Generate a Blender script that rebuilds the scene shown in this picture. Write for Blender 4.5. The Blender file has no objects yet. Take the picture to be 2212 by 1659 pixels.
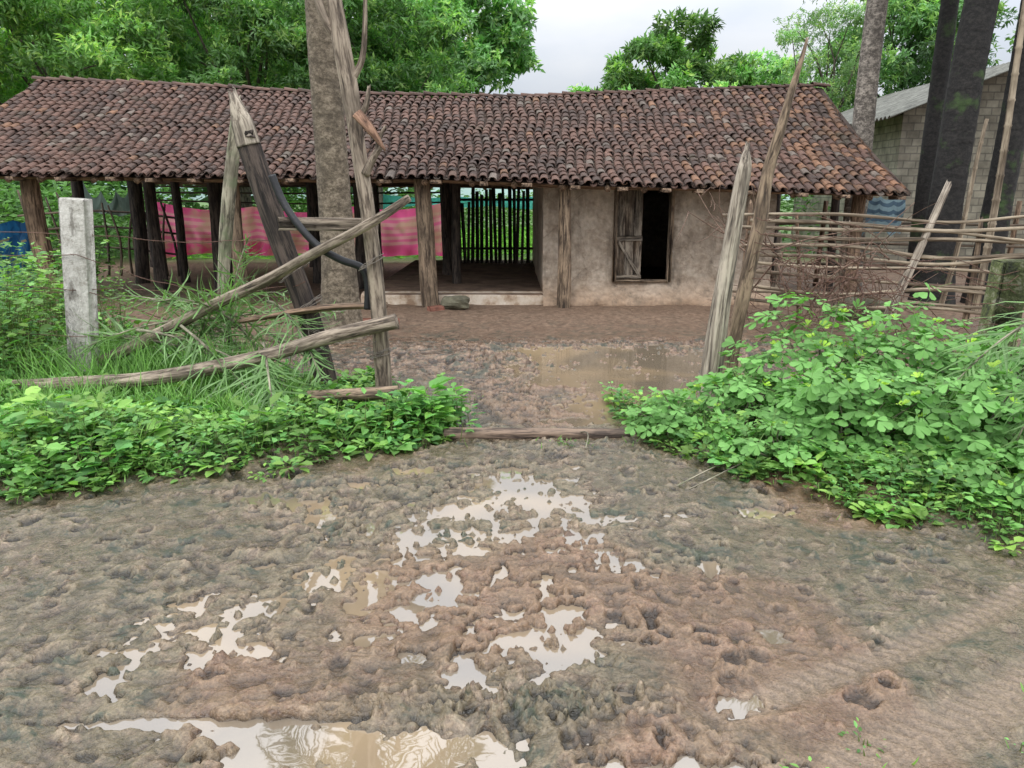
import bpy, math, random
import numpy as np
from mathutils import Vector
R = np.random.default_rng(7)
random.seed(7)
scene = bpy.context.scene
COL = scene.collection
scene.view_settings.view_transform = 'Standard'
scene.view_settings.look = 'None'
scene.view_settings.exposure = 0

# ------------------------------------------------------------------ noise
def vnoise(x, y, seed=0):
    x = np.asarray(x, float); y = np.asarray(y, float)
    xi = np.floor(x).astype(np.int64); yi = np.floor(y).astype(np.int64)
    xf = x - xi; yf = y - yi
    u = xf*xf*(3-2*xf); v = yf*yf*(3-2*yf)
    def h(a, b):
        n = (a*374761393 + b*668265263 + seed*974711) & 0x7fffffff
        n = ((n ^ (n >> 13))*1274126177) & 0x7fffffff
        n = (n ^ (n >> 16)) & 0xffff
        return n/65535.0
    a = h(xi, yi); b = h(xi+1, yi); c = h(xi, yi+1); d = h(xi+1, yi+1)
    return (a*(1-u)+b*u)*(1-v) + (c*(1-u)+d*u)*v
def fbm(x, y, o=4, seed=0, g=.5):
    s = 0; a = 1; t = 0
    for i in range(o):
        s = s + a*vnoise(np.asarray(x)*2**i+i*17.3, np.asarray(y)*2**i-i*9.1, seed+i)
        t += a; a *= g
    return s/t
def ridged(x, y, o=3, seed=0, g=.55):
    s = 0; a = 1; t = 0
    for i in range(o):
        s = s + a*(1-np.abs(2*vnoise(x*2**i+i*7.3, y*2**i-i*3.1, seed+i)-1)); t += a; a *= g
    return s/t
def sstep(a, b, x):
    t = np.clip((x-a)/(b-a), 0, 1); return t*t*(3-2*t)
def blur(A, k):
    for ax in (0, 1):
        pad = [(k+1, k) if i == ax else (0, 0) for i in (0, 1)]
        c = np.cumsum(np.pad(A, pad, mode='edge'), axis=ax)
        n = A.shape[ax]
        A = (np.take(c, np.arange(2*k+1, 2*k+1+n), axis=ax)-np.take(c, np.arange(n), axis=ax))/(2*k+1)
    return A

# ------------------------------------------------------------------ mesh helpers
class MB:
    def __init__(s): s.V=[]; s.F=[]; s.C=[]; s.T=[]; s.n=0
    def add(s, V, Fs, col=(.5,.5,.5), tc=None):
        V = np.asarray(V, float).reshape(-1,3)
        c = np.asarray(col, float)
        if c.ndim == 1: c = np.tile(c, (len(V),1))
        s.V.append(V); s.C.append(c); s.T.append(V.copy() if tc is None else tc)
        for F in Fs:
            F = np.asarray(F, np.int64)
            if len(F): s.F.append(F+s.n)
        s.n += len(V)
    def box(s, c, size, col=(.5,.5,.5), rz=0, rx=0, ry=0, jit=0.0):
        sx, sy, sz = [k/2 for k in size]
        b = min(sx, sy, sz)*.18
        V = []; idx = {}
        for i in (-1,1):
            for j in (-1,1):
                for k in (-1,1):
                    for a in range(3):
                        p = [i*sx, j*sy, k*sz]
                        for q in range(3):
                            if q != a: p[q] -= (i,j,k)[q]*b
                        idx[(i,j,k,a)] = len(V); V.append(p)
        F4 = []; F3 = []
        for a in range(3):
            o = [q for q in range(3) if q != a]
            for sg in (-1,1):
                f = []
                for (p,q) in ((-1,-1),(1,-1),(1,1),(-1,1)):
                    t = [0,0,0]; t[a]=sg; t[o[0]]=p; t[o[1]]=q
                    f.append(idx[(t[0],t[1],t[2],a)])
                F4.append(f)
        for a in range(3):
            o = [q for q in range(3) if q != a]
            for p in (-1,1):
                for q in (-1,1):
                    t1=[0,0,0]; t1[a]=-1; t1[o[0]]=p; t1[o[1]]=q
                    t2=list(t1); t2[a]=1
                    F4.append([idx[(*t1,o[0])], idx[(*t2,o[0])], idx[(*t2,o[1])], idx[(*t1,o[1])]])
        for i in (-1,1):
            for j in (-1,1):
                for k in (-1,1):
                    F3.append([idx[(i,j,k,a)] for a in range(3)])
        V = np.array(V)
        T = V.copy()
        la = int(np.argmax(size))
        if la != 2: T[:, [la,2]] = T[:, [2,la]]
        T += R.random(3)*10
        if jit: V = V + (R.random(V.shape)-.5)*jit
        cx, sx_ = math.cos(rx), math.sin(rx)
        V = V @ np.array([[1,0,0],[0,cx,sx_],[0,-sx_,cx]])
        cy, sy_ = math.cos(ry), math.sin(ry)
        V = V @ np.array([[cy,0,-sy_],[0,1,0],[sy_,0,cy]])
        cz, sz_ = math.cos(rz), math.sin(rz)
        V = V @ np.array([[cz,sz_,0],[-sz_,cz,0],[0,0,1]])
        s.add(V+np.array(c), [F4, F3], col, T)
    def tube(s, pts, rad, sides=10, rough=0.0, sub=4, jag=0.0, col=(.5,.5,.5), seed=None, flat=1.0, wob=0.0):
        pts = np.asarray(pts, float)
        n = len(pts); rad = np.full(n, float(rad)) if np.ndim(rad) == 0 else np.asarray(rad, float)
        seed = int(R.integers(1000)) if seed is None else seed
        if sub > 1:
            t = np.linspace(0, n-1, (n-1)*sub+1)
            out = []
            for tt in t:
                i = min(int(tt), n-2); f = tt-i
                p0 = pts[max(i-1,0)]; p1 = pts[i]; p2 = pts[i+1]; p3 = pts[min(i+2,n-1)]
                out.append(.5*((2*p1)+(-p0+p2)*f+(2*p0-5*p1+4*p2-p3)*f*f+(-p0+3*p1-3*p2+p3)*f**3))
            rad = np.interp(t, np.arange(n), rad); pts = np.array(out); n = len(pts)
        d = np.diff(pts, axis=0); L = np.concatenate([[0], np.cumsum(np.linalg.norm(d, axis=1))])
        if wob:
            w = np.stack([vnoise(L*2.1, L*0+3.3, seed+5)-.5, vnoise(L*2.1, L*0+8.3, seed+6)-.5, L*0], 1)*wob
            pts = pts + w
            d = np.diff(pts, axis=0)
        tan = np.vstack([d, d[-1:]]); tan[1:-1] = d[1:]+d[:-1]
        tan /= np.linalg.norm(tan, axis=1)[:,None]+1e-9
        ref = np.array([1.,0,0]) if abs(tan[0][0]) < .8 else np.array([0,1.,0])
        V = []; T = []
        a = np.linspace(0, 2*np.pi, sides, endpoint=False)
        nrm = ref - tan[0]*np.dot(ref, tan[0]); nrm /= np.linalg.norm(nrm)
        for i in range(n):
            nrm = nrm - tan[i]*np.dot(nrm, tan[i]); nrm /= np.linalg.norm(nrm)+1e-9
            bn = np.cross(tan[i], nrm)
            if rough:
                rr = rad[i]*(1+rough*2*(fbm(np.cos(a)*1.7+5, np.sin(a)*1.7+L[i]*1.1, 2, seed)-.5)
                         + rough*1.2*(vnoise(np.cos(a)*5+9, np.sin(a)*5+L[i]*.7, seed+3)-.5))
            else: rr = np.full(sides, rad[i])
            ring = pts[i] + (nrm[None]*np.cos(a)[:,None] + bn[None]*np.sin(a)[:,None]*flat)*rr[:,None]
            if jag and i == n-1:
                ring = ring + tan[i][None]*((R.random(sides)-.3)*jag)[:,None]
            V.append(ring)
            T.append(np.stack([np.cos(a)*rad[i]+seed, np.sin(a)*rad[i], np.full(sides, L[i])], 1))
        V = np.vstack(V); T = np.vstack(T)
        k = np.arange(sides); k2 = (k+1) % sides
        F = [np.stack([i*sides+k, i*sides+k2, (i+1)*sides+k2, (i+1)*sides+k], 1) for i in range(n-1)]
        V = np.vstack([V, pts[:1], pts[-1:]-tan[-1:]*rad[-1]*(.6 if jag else 0)])
        T = np.vstack([T, T[:1], T[-1:]])
        nb = n*sides
        c1 = np.stack([k2, k, np.full(sides, nb)], 1)
        c2 = np.stack([(n-1)*sides+k, (n-1)*sides+k2, np.full(sides, nb+1)], 1)
        s.add(V, [np.vstack(F), c1, c2], col, T)
    def grid(s, P, mask=None, col=(.5,.5,.5), tc=None):
        a, b = P.shape[:2]
        I = np.arange(a*b).reshape(a, b)
        F = np.stack([I[:-1,:-1], I[:-1,1:], I[1:,1:], I[1:,:-1]], -1)
        if mask is not None: F = F[mask]
        c = np.asarray(col, float)
        if c.ndim == 3: c = c.reshape(-1,3)
        s.add(P.reshape(-1,3), [F.reshape(-1,4)], c, None if tc is None else tc.reshape(-1,3))
    def leaves(s, P, D, N, L, W, C, tmpl):
        V, Fc = tmpl
        D = D/(np.linalg.norm(D, axis=1)[:,None]+1e-9)
        S = np.cross(D, N); S /= (np.linalg.norm(S, axis=1)[:,None]+1e-9)
        N = np.cross(S, D)
        k = len(V)
        X = P[:,None,:] + V[None,:,0:1]*(L[:,None,None])*D[:,None,:] + V[None,:,1:2]*W[:,None,None]*S[:,None,:] + V[None,:,2:3]*L[:,None,None]*N[:,None,:]
        F = Fc[None]+ (np.arange(len(P))*k)[:,None,None]
        s.add(X.reshape(-1,3), [F.reshape(-1, Fc.shape[1])], np.repeat(C, k, axis=0))

T_FAR = (np.array([[0,0,0],[.45,-.5,.05],[1,0,-.12],[.45,.5,.05]]), np.array([[0,2,1],[0,3,2]]))
T_LEAF = (np.array([[0,0,0],[.35,-.48,.07],[.35,.48,.07],[.42,0,0],[.75,-.33,.02],[.75,.33,.02],[1,0,-.1]]),
          np.array([[0,3,1],[0,2,3],[1,3,4],[3,2,5],[3,6,4],[3,5,6]]))
T_OBO = (np.array([[0,0,0],[.38,-.3,.05],[.38,.3,.05],[.5,0,0],[.75,-.5,.04],[.75,.5,.04],[.97,-.25,0],[.97,.25,0],[.93,0,-.03]]),
         np.array([[0,3,1],[0,2,3],[1,3,4],[3,2,5],[3,8,4],[3,5,8],[4,8,6],[8,5,7]]))
T_BLADE = (np.array([[0,-.5,0],[0,.5,0],[.4,-.45,.05],[.4,.45,.05],[.75,-.3,.02],[.75,.3,.02],[1,0,-.1]]),
           np.array([[0,1,3],[0,3,2],[2,3,5],[2,5,4],[4,5,6]]))
PL = {}
def to_obj(mb, name, mat, label=None, cat=None, parent=None, kind=None, group=None, smooth=True):
    V = np.vstack(mb.V); C = np.vstack(mb.C); T = np.vstack(mb.T)
    loc = np.array([(V[:,0].min()+V[:,0].max())/2, (V[:,1].min()+V[:,1].max())/2, V[:,2].min()])
    me = bpy.data.meshes.new(name)
    me.vertices.add(len(V)); me.vertices.foreach_set("co", (V-loc).astype(np.float32).ravel())
    loops = np.concatenate([f.ravel() for f in mb.F]).astype(np.int32)
    tot = np.concatenate([np.full(len(f), f.shape[1]) for f in mb.F]).astype(np.int32)
    st = np.concatenate([[0], np.cumsum(tot)[:-1]]).astype(np.int32)
    me.loops.add(len(loops)); me.loops.foreach_set("vertex_index", loops)
    me.polygons.add(len(tot)); me.polygons.foreach_set("loop_start", st); me.polygons.foreach_set("loop_total", tot)
    me.polygons.foreach_set("use_smooth", np.full(len(tot), smooth))
    a = me.attributes.new("Col", 'FLOAT_COLOR', 'POINT')
    a.data.foreach_set("color", np.hstack([C, np.ones((len(C),1))]).astype(np.float32).ravel())
    b = me.attributes.new("tc", 'FLOAT_VECTOR', 'POINT')
    b.data.foreach_set("vector", T.astype(np.float32).ravel())
    me.update(calc_edges=True); me.validate()
    me.materials.append(mat)
    ob = bpy.data.objects.new(name, me); COL.objects.link(ob)
    ob.location = loc
    PL[ob.name] = Vector(loc)
    if label: ob["label"] = label
    if parent is not None:
        ob.parent = parent; ob.location = Vector(loc) - PL[parent.name]
    elif cat: ob["category"] = cat
    if kind: ob["kind"] = kind
    if group: ob["group"] = group
    return ob
def empty(name, loc, label, cat, group=None, parent=None):
    e = bpy.data.objects.new(name, None); COL.objects.link(e)
    e.empty_display_size = .2
    PL[e.name] = Vector(loc)
    if parent is not None: e.parent = parent; e.location = Vector(loc)-PL[parent.name]
    else:
        e.location = loc; e["label"] = label; e["category"] = cat
    if group: e["group"] = group
    return e

# ------------------------------------------------------------------ material helpers
class NM:
    def __init__(s, name):
        s.m = bpy.data.materials.new(name); s.m.use_nodes = True
        s.t = s.m.node_tree; s.b = s.t.nodes["Principled BSDF"]; s.o = s.t.nodes["Material Output"]
    def n(s, typ, **kw):
        nd = s.t.nodes.new(typ)
        for k, v in kw.items(): setattr(nd, k, v)
        return nd
    def l(s, a, b): s.t.links.new(a, b)
    def attr(s, nm, vec=False):
        a = s.n("ShaderNodeAttribute", attribute_name=nm)
        return a.outputs["Vector" if vec else "Color"]
    def pos(s): return s.n("ShaderNodeNewGeometry").outputs["Position"]
    def map(s, v, sc):
        m = s.n("ShaderNodeMapping"); s.l(v, m.inputs["Vector"]); m.inputs["Scale"].default_value = sc; return m.outputs[0]
    def noise(s, v, sc, det=5, rough=.6, dist=0):
        m = s.n("ShaderNodeTexNoise"); s.l(v, m.inputs["Vector"])
        m.inputs["Scale"].default_value = sc; m.inputs["Detail"].default_value = min(det, 4)
        m.inputs["Roughness"].default_value = rough; m.inputs["Distortion"].default_value = dist
        return m.outputs["Fac"]
    def voro(s, v, sc, feat='F1'):
        m = s.n("ShaderNodeTexVoronoi", feature=feat); s.l(v, m.inputs["Vector"]); m.inputs["Scale"].default_value = sc
        return m.outputs["Distance"]
    def ramp(s, f, stops):
        r = s.n("ShaderNodeValToRGB"); s.l(f, r.inputs[0])
        e = r.color_ramp.elements
        while len(e) < len(stops): e.new(.5)
        for i, (p, c) in enumerate(stops):
            e[i].position = p
            e[i].color = (c, c, c, 1) if np.isscalar(c) else (*c, 1)
        return r.outputs[0]
    def mix(s, a, b, f, mode='MIX'):
        m = s.n("ShaderNodeMix", data_type='RGBA', blend_type=mode)
        for i, v in ((0, f), (6, a), (7, b)):
            sock = m.inputs[i]
            if isinstance(v, bpy.types.NodeSocket): s.l(v, sock)
            elif np.isscalar(v): sock.default_value = v if i == 0 else (v,v,v,1)
            else: sock.default_value = (*v, 1)
        return m.outputs[2]
    def math(s, op, a, b=None):
        m = s.n("ShaderNodeMath", operation=op)
        for i, v in enumerate((a, b)):
            if v is None: continue
            if isinstance(v, bpy.types.NodeSocket): s.l(v, m.inputs[i])
            else: m.inputs[i].default_value = v
        return m.outputs[0]
    def bump(s, h, st=.3, dist=.02):
        b = s.n("ShaderNodeBump"); s.l(h, b.inputs["Height"]); b.inputs["Strength"].default_value = st
        b.inputs["Distance"].default_value = dist; s.l(b.outputs[0], s.b.inputs["Normal"])
    def col(s, c):
        if isinstance(c, bpy.types.NodeSocket): s.l(c, s.b.inputs["Base Color"])
        else: s.b.inputs["Base Color"].default_value = (*c, 1)
    def rough(s, r):
        if isinstance(r, bpy.types.NodeSocket): s.l(r, s.b.inputs["Roughness"])
        else: s.b.inputs["Roughness"].default_value = r

def wood(name, dark, light, stretch=.12, sc=26, moss=None):
    m = NM(name); tc = m.attr("tc", True)
    g = m.noise(m.map(tc, (1,1,stretch)), sc, 4, .75, .4)
    big = m.noise(tc, 3.3, 3, .6)
    c = m.ramp(g, [(.36, tuple(k*.3 for k in dark)), (.45, dark), (.56, light), (.72, tuple(min(1,k*1.25) for k in light))])
    c = m.mix(c, tuple(k*.6 for k in dark), m.ramp(big, [(.48, 0.), (.7, .75)]))
    if moss: c = m.mix(c, moss, m.ramp(m.noise(tc, 5, 4), [(.5, 0.), (.65, .7)]))
    m.col(c); m.rough(.85)
    m.bump(g, .8, .02)
    return m.m
def leafmat(name, tr=.35, gloss=.45):
    m = NM(name); c = m.attr("Col")
    m.col(c); m.rough(gloss); m.b.inputs["Specular IOR Level"].default_value = .35
    t = m.n("ShaderNodeBsdfTranslucent"); m.l(m.mix(c, (1.0,1.25,.55), 1., 'MULTIPLY'), t.inputs[0])
    x = m.n("ShaderNodeMixShader"); x.inputs[0].default_value = tr
    m.l(m.b.outputs[0], x.inputs[1]); m.l(t.outputs[0], x.inputs[2]); m.l(x.outputs[0], m.o.inputs[0])
    return m.m

W_GREY = wood("weathered_wood", (.145,.11,.08), (.35,.285,.215))
W_PALE = wood("pale_split_wood", (.22,.18,.14), (.50,.43,.34), .06, 30)
W_BROWN = wood("brown_wood", (.12,.075,.045), (.30,.20,.13))
W_DARK = wood("dark_wood", (.035,.026,.022), (.10,.075,.06))
W_GREEN = wood("lichened_wood", (.15,.13,.09), (.38,.34,.25), moss=(.16,.19,.10))
W_POST = wood("house_post_wood", (.13,.09,.06), (.33,.24,.16))
W_MUD = wood("muddy_beam", (.08,.055,.04), (.22,.155,.11))
BAMBOO = wood("bamboo", (.16,.12,.08), (.38,.31,.22), .05, 14)
BAMBOO_D = wood("dark_bamboo", (.06,.045,.03), (.15,.11,.075), .05, 14)
LEAF_TREE = leafmat("tree_foliage", .35, .5)
LEAF_WEED = leafmat("weed_foliage", .35, .5)
LEAF_SHRUB = leafmat("shrub_foliage", .35, .6)
LEAF_FROND = leafmat("frond_foliage", .3, .5)

# ground
m = NM("wet_mud")
p = m.pos(); sep = m.n("ShaderNodeSeparateXYZ"); m.l(p, sep.inputs[0])
X, Y, Z = sep.outputs
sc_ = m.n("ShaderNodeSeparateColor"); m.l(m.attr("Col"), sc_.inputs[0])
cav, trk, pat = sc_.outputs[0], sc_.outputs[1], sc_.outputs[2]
n2 = m.noise(p, 15, 4, .8, .6); n3 = m.noise(p, 90, 3, .7); n4 = m.noise(p, 3.9, 4, .78, 1.1)
c = m.ramp(n2, [(.35,(.038,.026,.017)),(.46,(.105,.075,.049)),(.56,(.160,.118,.078)),(.70,(.235,.182,.127))])
c = m.mix(c, (.098,.090,.052), m.ramp(n4, [(.40,0.),(.50,.45)]))
c = m.mix(c, (.024,.038,.025), m.ramp(n4, [(.56,0.),(.63,.75)]))
c = m.mix(c, (.165,.088,.052), m.ramp(pat, [(.60,0.),(.72,.5)]))
c = m.mix(c, (.215,.155,.105), trk)
c = m.mix(c, m.ramp(n3, [(.3,.6),(.7,1.4)]), 1., 'MULTIPLY')
yard = m.ramp(m.math('DIVIDE', Y, 20.), [(.26,0.),(.36,1.)])
cy_ = m.ramp(n2, [(.36,(.050,.029,.019)),(.50,(.145,.090,.058)),(.66,(.26,.180,.122))])
cy_ = m.mix(cy_, (.026,.040,.027), m.ramp(n4, [(.51,0.),(.58,.75)]))
c = m.mix(c, cy_, m.math('MULTIPLY', yard, .85))
dryy = m.ramp(m.math('DIVIDE', Y, 20.), [(.42,0.),(.50,1.)])
c = m.mix(c, m.ramp(n2, [(.36,(.11,.066,.042)),(.50,(.20,.128,.083)),(.66,(.29,.195,.133))]), m.math('MULTIPLY', dryy, .8))
far = m.ramp(m.math('DIVIDE', Y, 40.), [(.44,0.),(.5,1.)])
c = m.mix(c, m.ramp(n4, [(.35,(.05,.10,.02)),(.65,(.12,.22,.05))]), far)
c = m.mix(c, m.ramp(cav, [(.12,.25),(.5,.95),(.88,1.45)]), 1., 'MULTIPLY')  # hollows darkened, crests lightened: occlusion shade painted into the colour, plus wet mud
m.col(c)
wet = m.mix(m.ramp(cav, [(.2,.10),(.5,.22),(.9,.42)]), m.ramp(n4, [(.40,.15),(.60,.5)]), .4)
m.rough(m.mix(wet, .85, m.math('MAXIMUM', far, m.math('MULTIPLY', dryy, .8))))
m.b.inputs["Specular IOR Level"].default_value = .5
m.bump(m.math('ADD', m.math('MULTIPLY', n3, .4), n2), .8, .014)
MUD = m.m
m = NM("muddy_water"); p = m.pos()
m.col(m.ramp(m.noise(p, 1.0, 2, .6, .5), [(.42,(.17,.135,.095)),(.58,(.27,.20,.125)),(.7,(.33,.245,.145))]))
m.rough(.02); m.b.inputs["IOR"].default_value = 2.4
m.bump(m.noise(p, 9, 2, .5), .03, .02); WATER = m.m

m = NM("clay_roof_tile"); p = m.pos(); c = m.attr("Col")
c = m.mix(c, m.ramp(m.noise(p, 13, 4, .7), [(.3,.65),(.52,1.),(.75,1.3)]), 1., 'MULTIPLY')
c = m.mix(c, (.16,.13,.10), m.ramp(m.noise(p, 26, 4, .6), [(.64,0.),(.74,.3)]))
c = m.mix(c, (.030,.021,.016), m.ramp(m.noise(p, 2.6, 4, .7), [(.46,0.),(.64,.6)]))
c = m.mix(c, (.055,.055,.028), m.ramp(m.noise(p, 1.7, 4, .7), [(.55,0.),(.7,.4)]))
m.col(c); m.rough(.85); m.bump(m.noise(p, 60, 3), .35, .01); TILE = m.m

m = NM("mud_plaster"); p = m.pos(); sep = m.n("ShaderNodeSeparateXYZ"); m.l(p, sep.inputs[0])
a1 = m.noise(p, 2.6, 4, .75, .3); a2 = m.noise(p, 14, 4, .6)
c = m.ramp(a1, [(.32,(.29,.225,.165)),(.5,(.47,.385,.30)),(.68,(.59,.50,.405))])
c = m.mix(c, (.36,.235,.15), m.ramp(sep.outputs[2], [(.1,.75),(.45,0.)]))
c = m.mix(c, (.17,.135,.10), m.ramp(m.noise(m.map(p,(1,1,.22)), 3.5, 4, .75), [(.53,0.),(.70,.75)]))
c = m.mix(c, (.68,.61,.52), m.ramp(m.noise(p, 1.9, 4, .7), [(.62,0.),(.68,.7)]))
cr = m.ramp(m.voro(m.mix(p, m.noise(p,4,3), .25), 1.1, 'DISTANCE_TO_EDGE'), [(.0,0.),(.008,1.)])
c = m.mix((.14,.105,.08), c, m.mix(1., cr, .4))
c = m.mix(c, m.ramp(a2, [(.3,.75),(.7,1.18)]), 1., 'MULTIPLY')
m.col(c); m.rough(.95); m.bump(m.math('ADD', a1, m.math('MULTIPLY', a2, .5)), .7, .06); PLASTER = m.m
m = NM("lime_plinth"); p = m.pos()
m.col(m.ramp(m.noise(p, 5, 4, .7), [(.35,(.30,.20,.13)),(.5,(.50,.39,.29)),(.65,(.62,.53,.43))])); m.rough(.9); m.bump(m.noise(p,12,4),.4,.03); PLINTH = m.m
m = NM("earth_floor"); p = m.pos()
m.col(m.ramp(m.noise(p, 3, 4, .7), [(.35,(.08,.052,.036)),(.65,(.19,.125,.085))])); m.rough(.9); m.bump(m.noise(p,9,4),.4,.03); FLOOR = m.m
m = NM("concrete"); p = m.pos()
c = m.ramp(m.noise(p, 12, 4, .8), [(.3,(.25,.23,.19)),(.5,(.46,.44,.39)),(.7,(.60,.58,.52))])
c = m.mix(c, (.10,.09,.07), m.ramp(m.noise(m.map(p,(1,1,.3)), 14, 4), [(.57,0.),(.68,.7)]))
m.col(c); m.rough(.9); m.bump(m.noise(p,45,4),.8,.02); CONC = m.m
m = NM("mossy_concrete"); p = m.pos()
c = m.ramp(m.noise(p, 9, 4, .8), [(.33,(.03,.035,.02)),(.5,(.10,.12,.04)),(.66,(.26,.25,.18))])
m.col(c); m.rough(.95); m.bump(m.noise(p,30,4),.9,.03); MOSSC = m.m
def trunkmat(name, a, b, green=0., ringk=.5, rf=7., blot=.6):
    m = NM(name); tc = m.attr("tc", True)
    sp = m.n("ShaderNodeSeparateXYZ"); m.l(tc, sp.inputs[0])
    g = m.noise(m.map(tc,(1,1,1.3)), 15, 4, .85)
    c = m.ramp(g, [(.34,tuple(k*.55 for k in a)),(.46,a),(.62,b)])
    zz = m.math('ADD', m.math('MULTIPLY', sp.outputs[2], rf), m.math('MULTIPLY', m.noise(tc, 4, 2), 1.5))
    ring = m.math('FRACT', zz)
    c = m.mix(c, tuple(k*.4 for k in a), m.ramp(ring, [(.0,ringk),(.10,0.),(.92,0.),(1.,ringk)]))
    if green: c = m.mix(c, (.07,.14,.03), m.ramp(m.noise(tc,3,4), [(.58,0.),(.7,green)]))
    c = m.mix(c, tuple(k*.45 for k in a), m.ramp(m.noise(tc,4,4,.7), [(.48,0.),(.66,blot)]))
    m.col(c); m.rough(.85); m.bump(m.math('ADD', g, m.ramp(ring, [(.0,.7),(.12,1.),(1.,.85)])), .5, .02)
    return m.m
TR_GREY = trunkmat("palm_bark", (.135,.105,.072), (.29,.235,.17), 0, .35, 6.)
TR_BLACK = trunkmat("black_palm_bark", (.013,.012,.011), (.034,.030,.027), .5, .5, 4., .3)
TR_SPOT = trunkmat("spotted_palm_bark", (.14,.12,.10), (.42,.37,.31), 0, .4, 4.)
TR_TREE = wood("tree_bark", (.05,.04,.03), (.16,.13,.10))
def plain(name, colr, rough=.8, sc=20, var=.3, metal=0):
    m = NM(name); p = m.pos()
    m.col(m.ramp(m.noise(p, sc, 4), [(.3, tuple(k*(1-var) for k in colr)), (.7, tuple(k*(1+var) for k in colr))]))
    m.rough(rough); m.b.inputs["Metallic"].default_value = metal; m.bump(m.noise(p, sc*2, 3), .2, .01)
    return m.m
RUST = plain("rusty_wire", (.12,.06,.042), .8, 40, .5)
THORN = plain("thorny_twig", (.16,.10,.07), .85, 30, .5)
STEEL = plain("dull_wire", (.2,.17,.14), .6, 40, .4)
RUBBER = plain("black_rubber", (.014,.014,.016), .5, 30, .3)
STONE = plain("field_stone", (.13,.12,.08), .9, 9, .5)
BRICKM = plain("red_brick", (.22,.09,.06), .9, 14, .4)
ROOFIN = plain("roof_underside", (.06,.04,.03), .95, 9, .4)
def stripecloth(name, base, stripe, freq, thr, alt=None, tr=.3):
    m = NM(name); tc = m.attr("tc", True); sp = m.n("ShaderNodeSeparateXYZ"); m.l(tc, sp.inputs[0])
    f = m.math('FRACT', m.math('MULTIPLY', sp.outputs[2], freq))
    c = m.mix(base, stripe, m.ramp(f, [(thr,0.),(thr+.03,1.),(.96,1.),(1.,0.)]))
    if alt: c = m.mix(c, alt[0], m.ramp(m.noise(m.map(tc, alt[1]), 1., 3, .6), [(.5,0.),(.54,1.)]))
    c = m.mix(c, m.ramp(m.noise(m.map(tc,(4,4,1)), 3, 3), [(.3,.7),(.7,1.1)]), 1., 'MULTIPLY')
    m.col(c); m.rough(.8)
    t = m.n("ShaderNodeBsdfTranslucent"); m.l(c, t.inputs[0])
    x = m.n("ShaderNodeMixShader"); x.inputs[0].default_value = tr
    m.l(m.b.outputs[0], x.inputs[1]); m.l(t.outputs[0], x.inputs[2]); m.l(x.outputs[0], m.o.inputs[0])
    return m.m
BLUE = stripecloth("blue_printed_cloth", (.03,.20,.44), (.42,.36,.20), 3.4, .84, ((.018,.12,.30),(5,5,3)), .25)
BLUES = stripecloth("blue_striped_cloth", (.22,.32,.36), (.07,.12,.17), 7., .5, tr=.3)
TURQ = stripecloth("turquoise_net", (.08,.45,.38), (.10,.5,.42), 3., .5, tr=.4)
TARP = stripecloth("faded_tarpaulin", (.10,.15,.12), (.13,.18,.14), 1.5, .5, tr=.2)
m = NM("pink_sheer_cloth"); tc = m.attr("tc", True); sp = m.n("ShaderNodeSeparateXYZ"); m.l(tc, sp.inputs[0])
v = sp.outputs[2]
f = m.math('FRACT', m.math('MULTIPLY', v, 7.5))
c = m.mix((.88,.38,.42), (.90,.19,.38), m.ramp(f, [(.45,0.),(.55,1.),(.94,1.),(1.,0.)]))
c = m.mix(c, (.95,.13,.36), m.ramp(v, [(.14,1.),(.18,0.),(.74,0.),(.78,1.)]))
c = m.mix(c, (.66,.44,.28), m.ramp(m.noise(m.map(tc,(1.0,1,2)), 1.2, 3), [(.50,0.),(.58,.6)]))
m.col(c); m.rough(.8)
t = m.n("ShaderNodeBsdfTranslucent"); m.l(c, t.inputs[0]); x = m.n("ShaderNodeMixShader"); x.inputs[0].default_value = .8
m.l(m.b.outputs[0], x.inputs[1]); m.l(t.outputs[0], x.inputs[2]); m.l(x.outputs[0], m.o.inputs[0]); PINK = m.m

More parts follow.
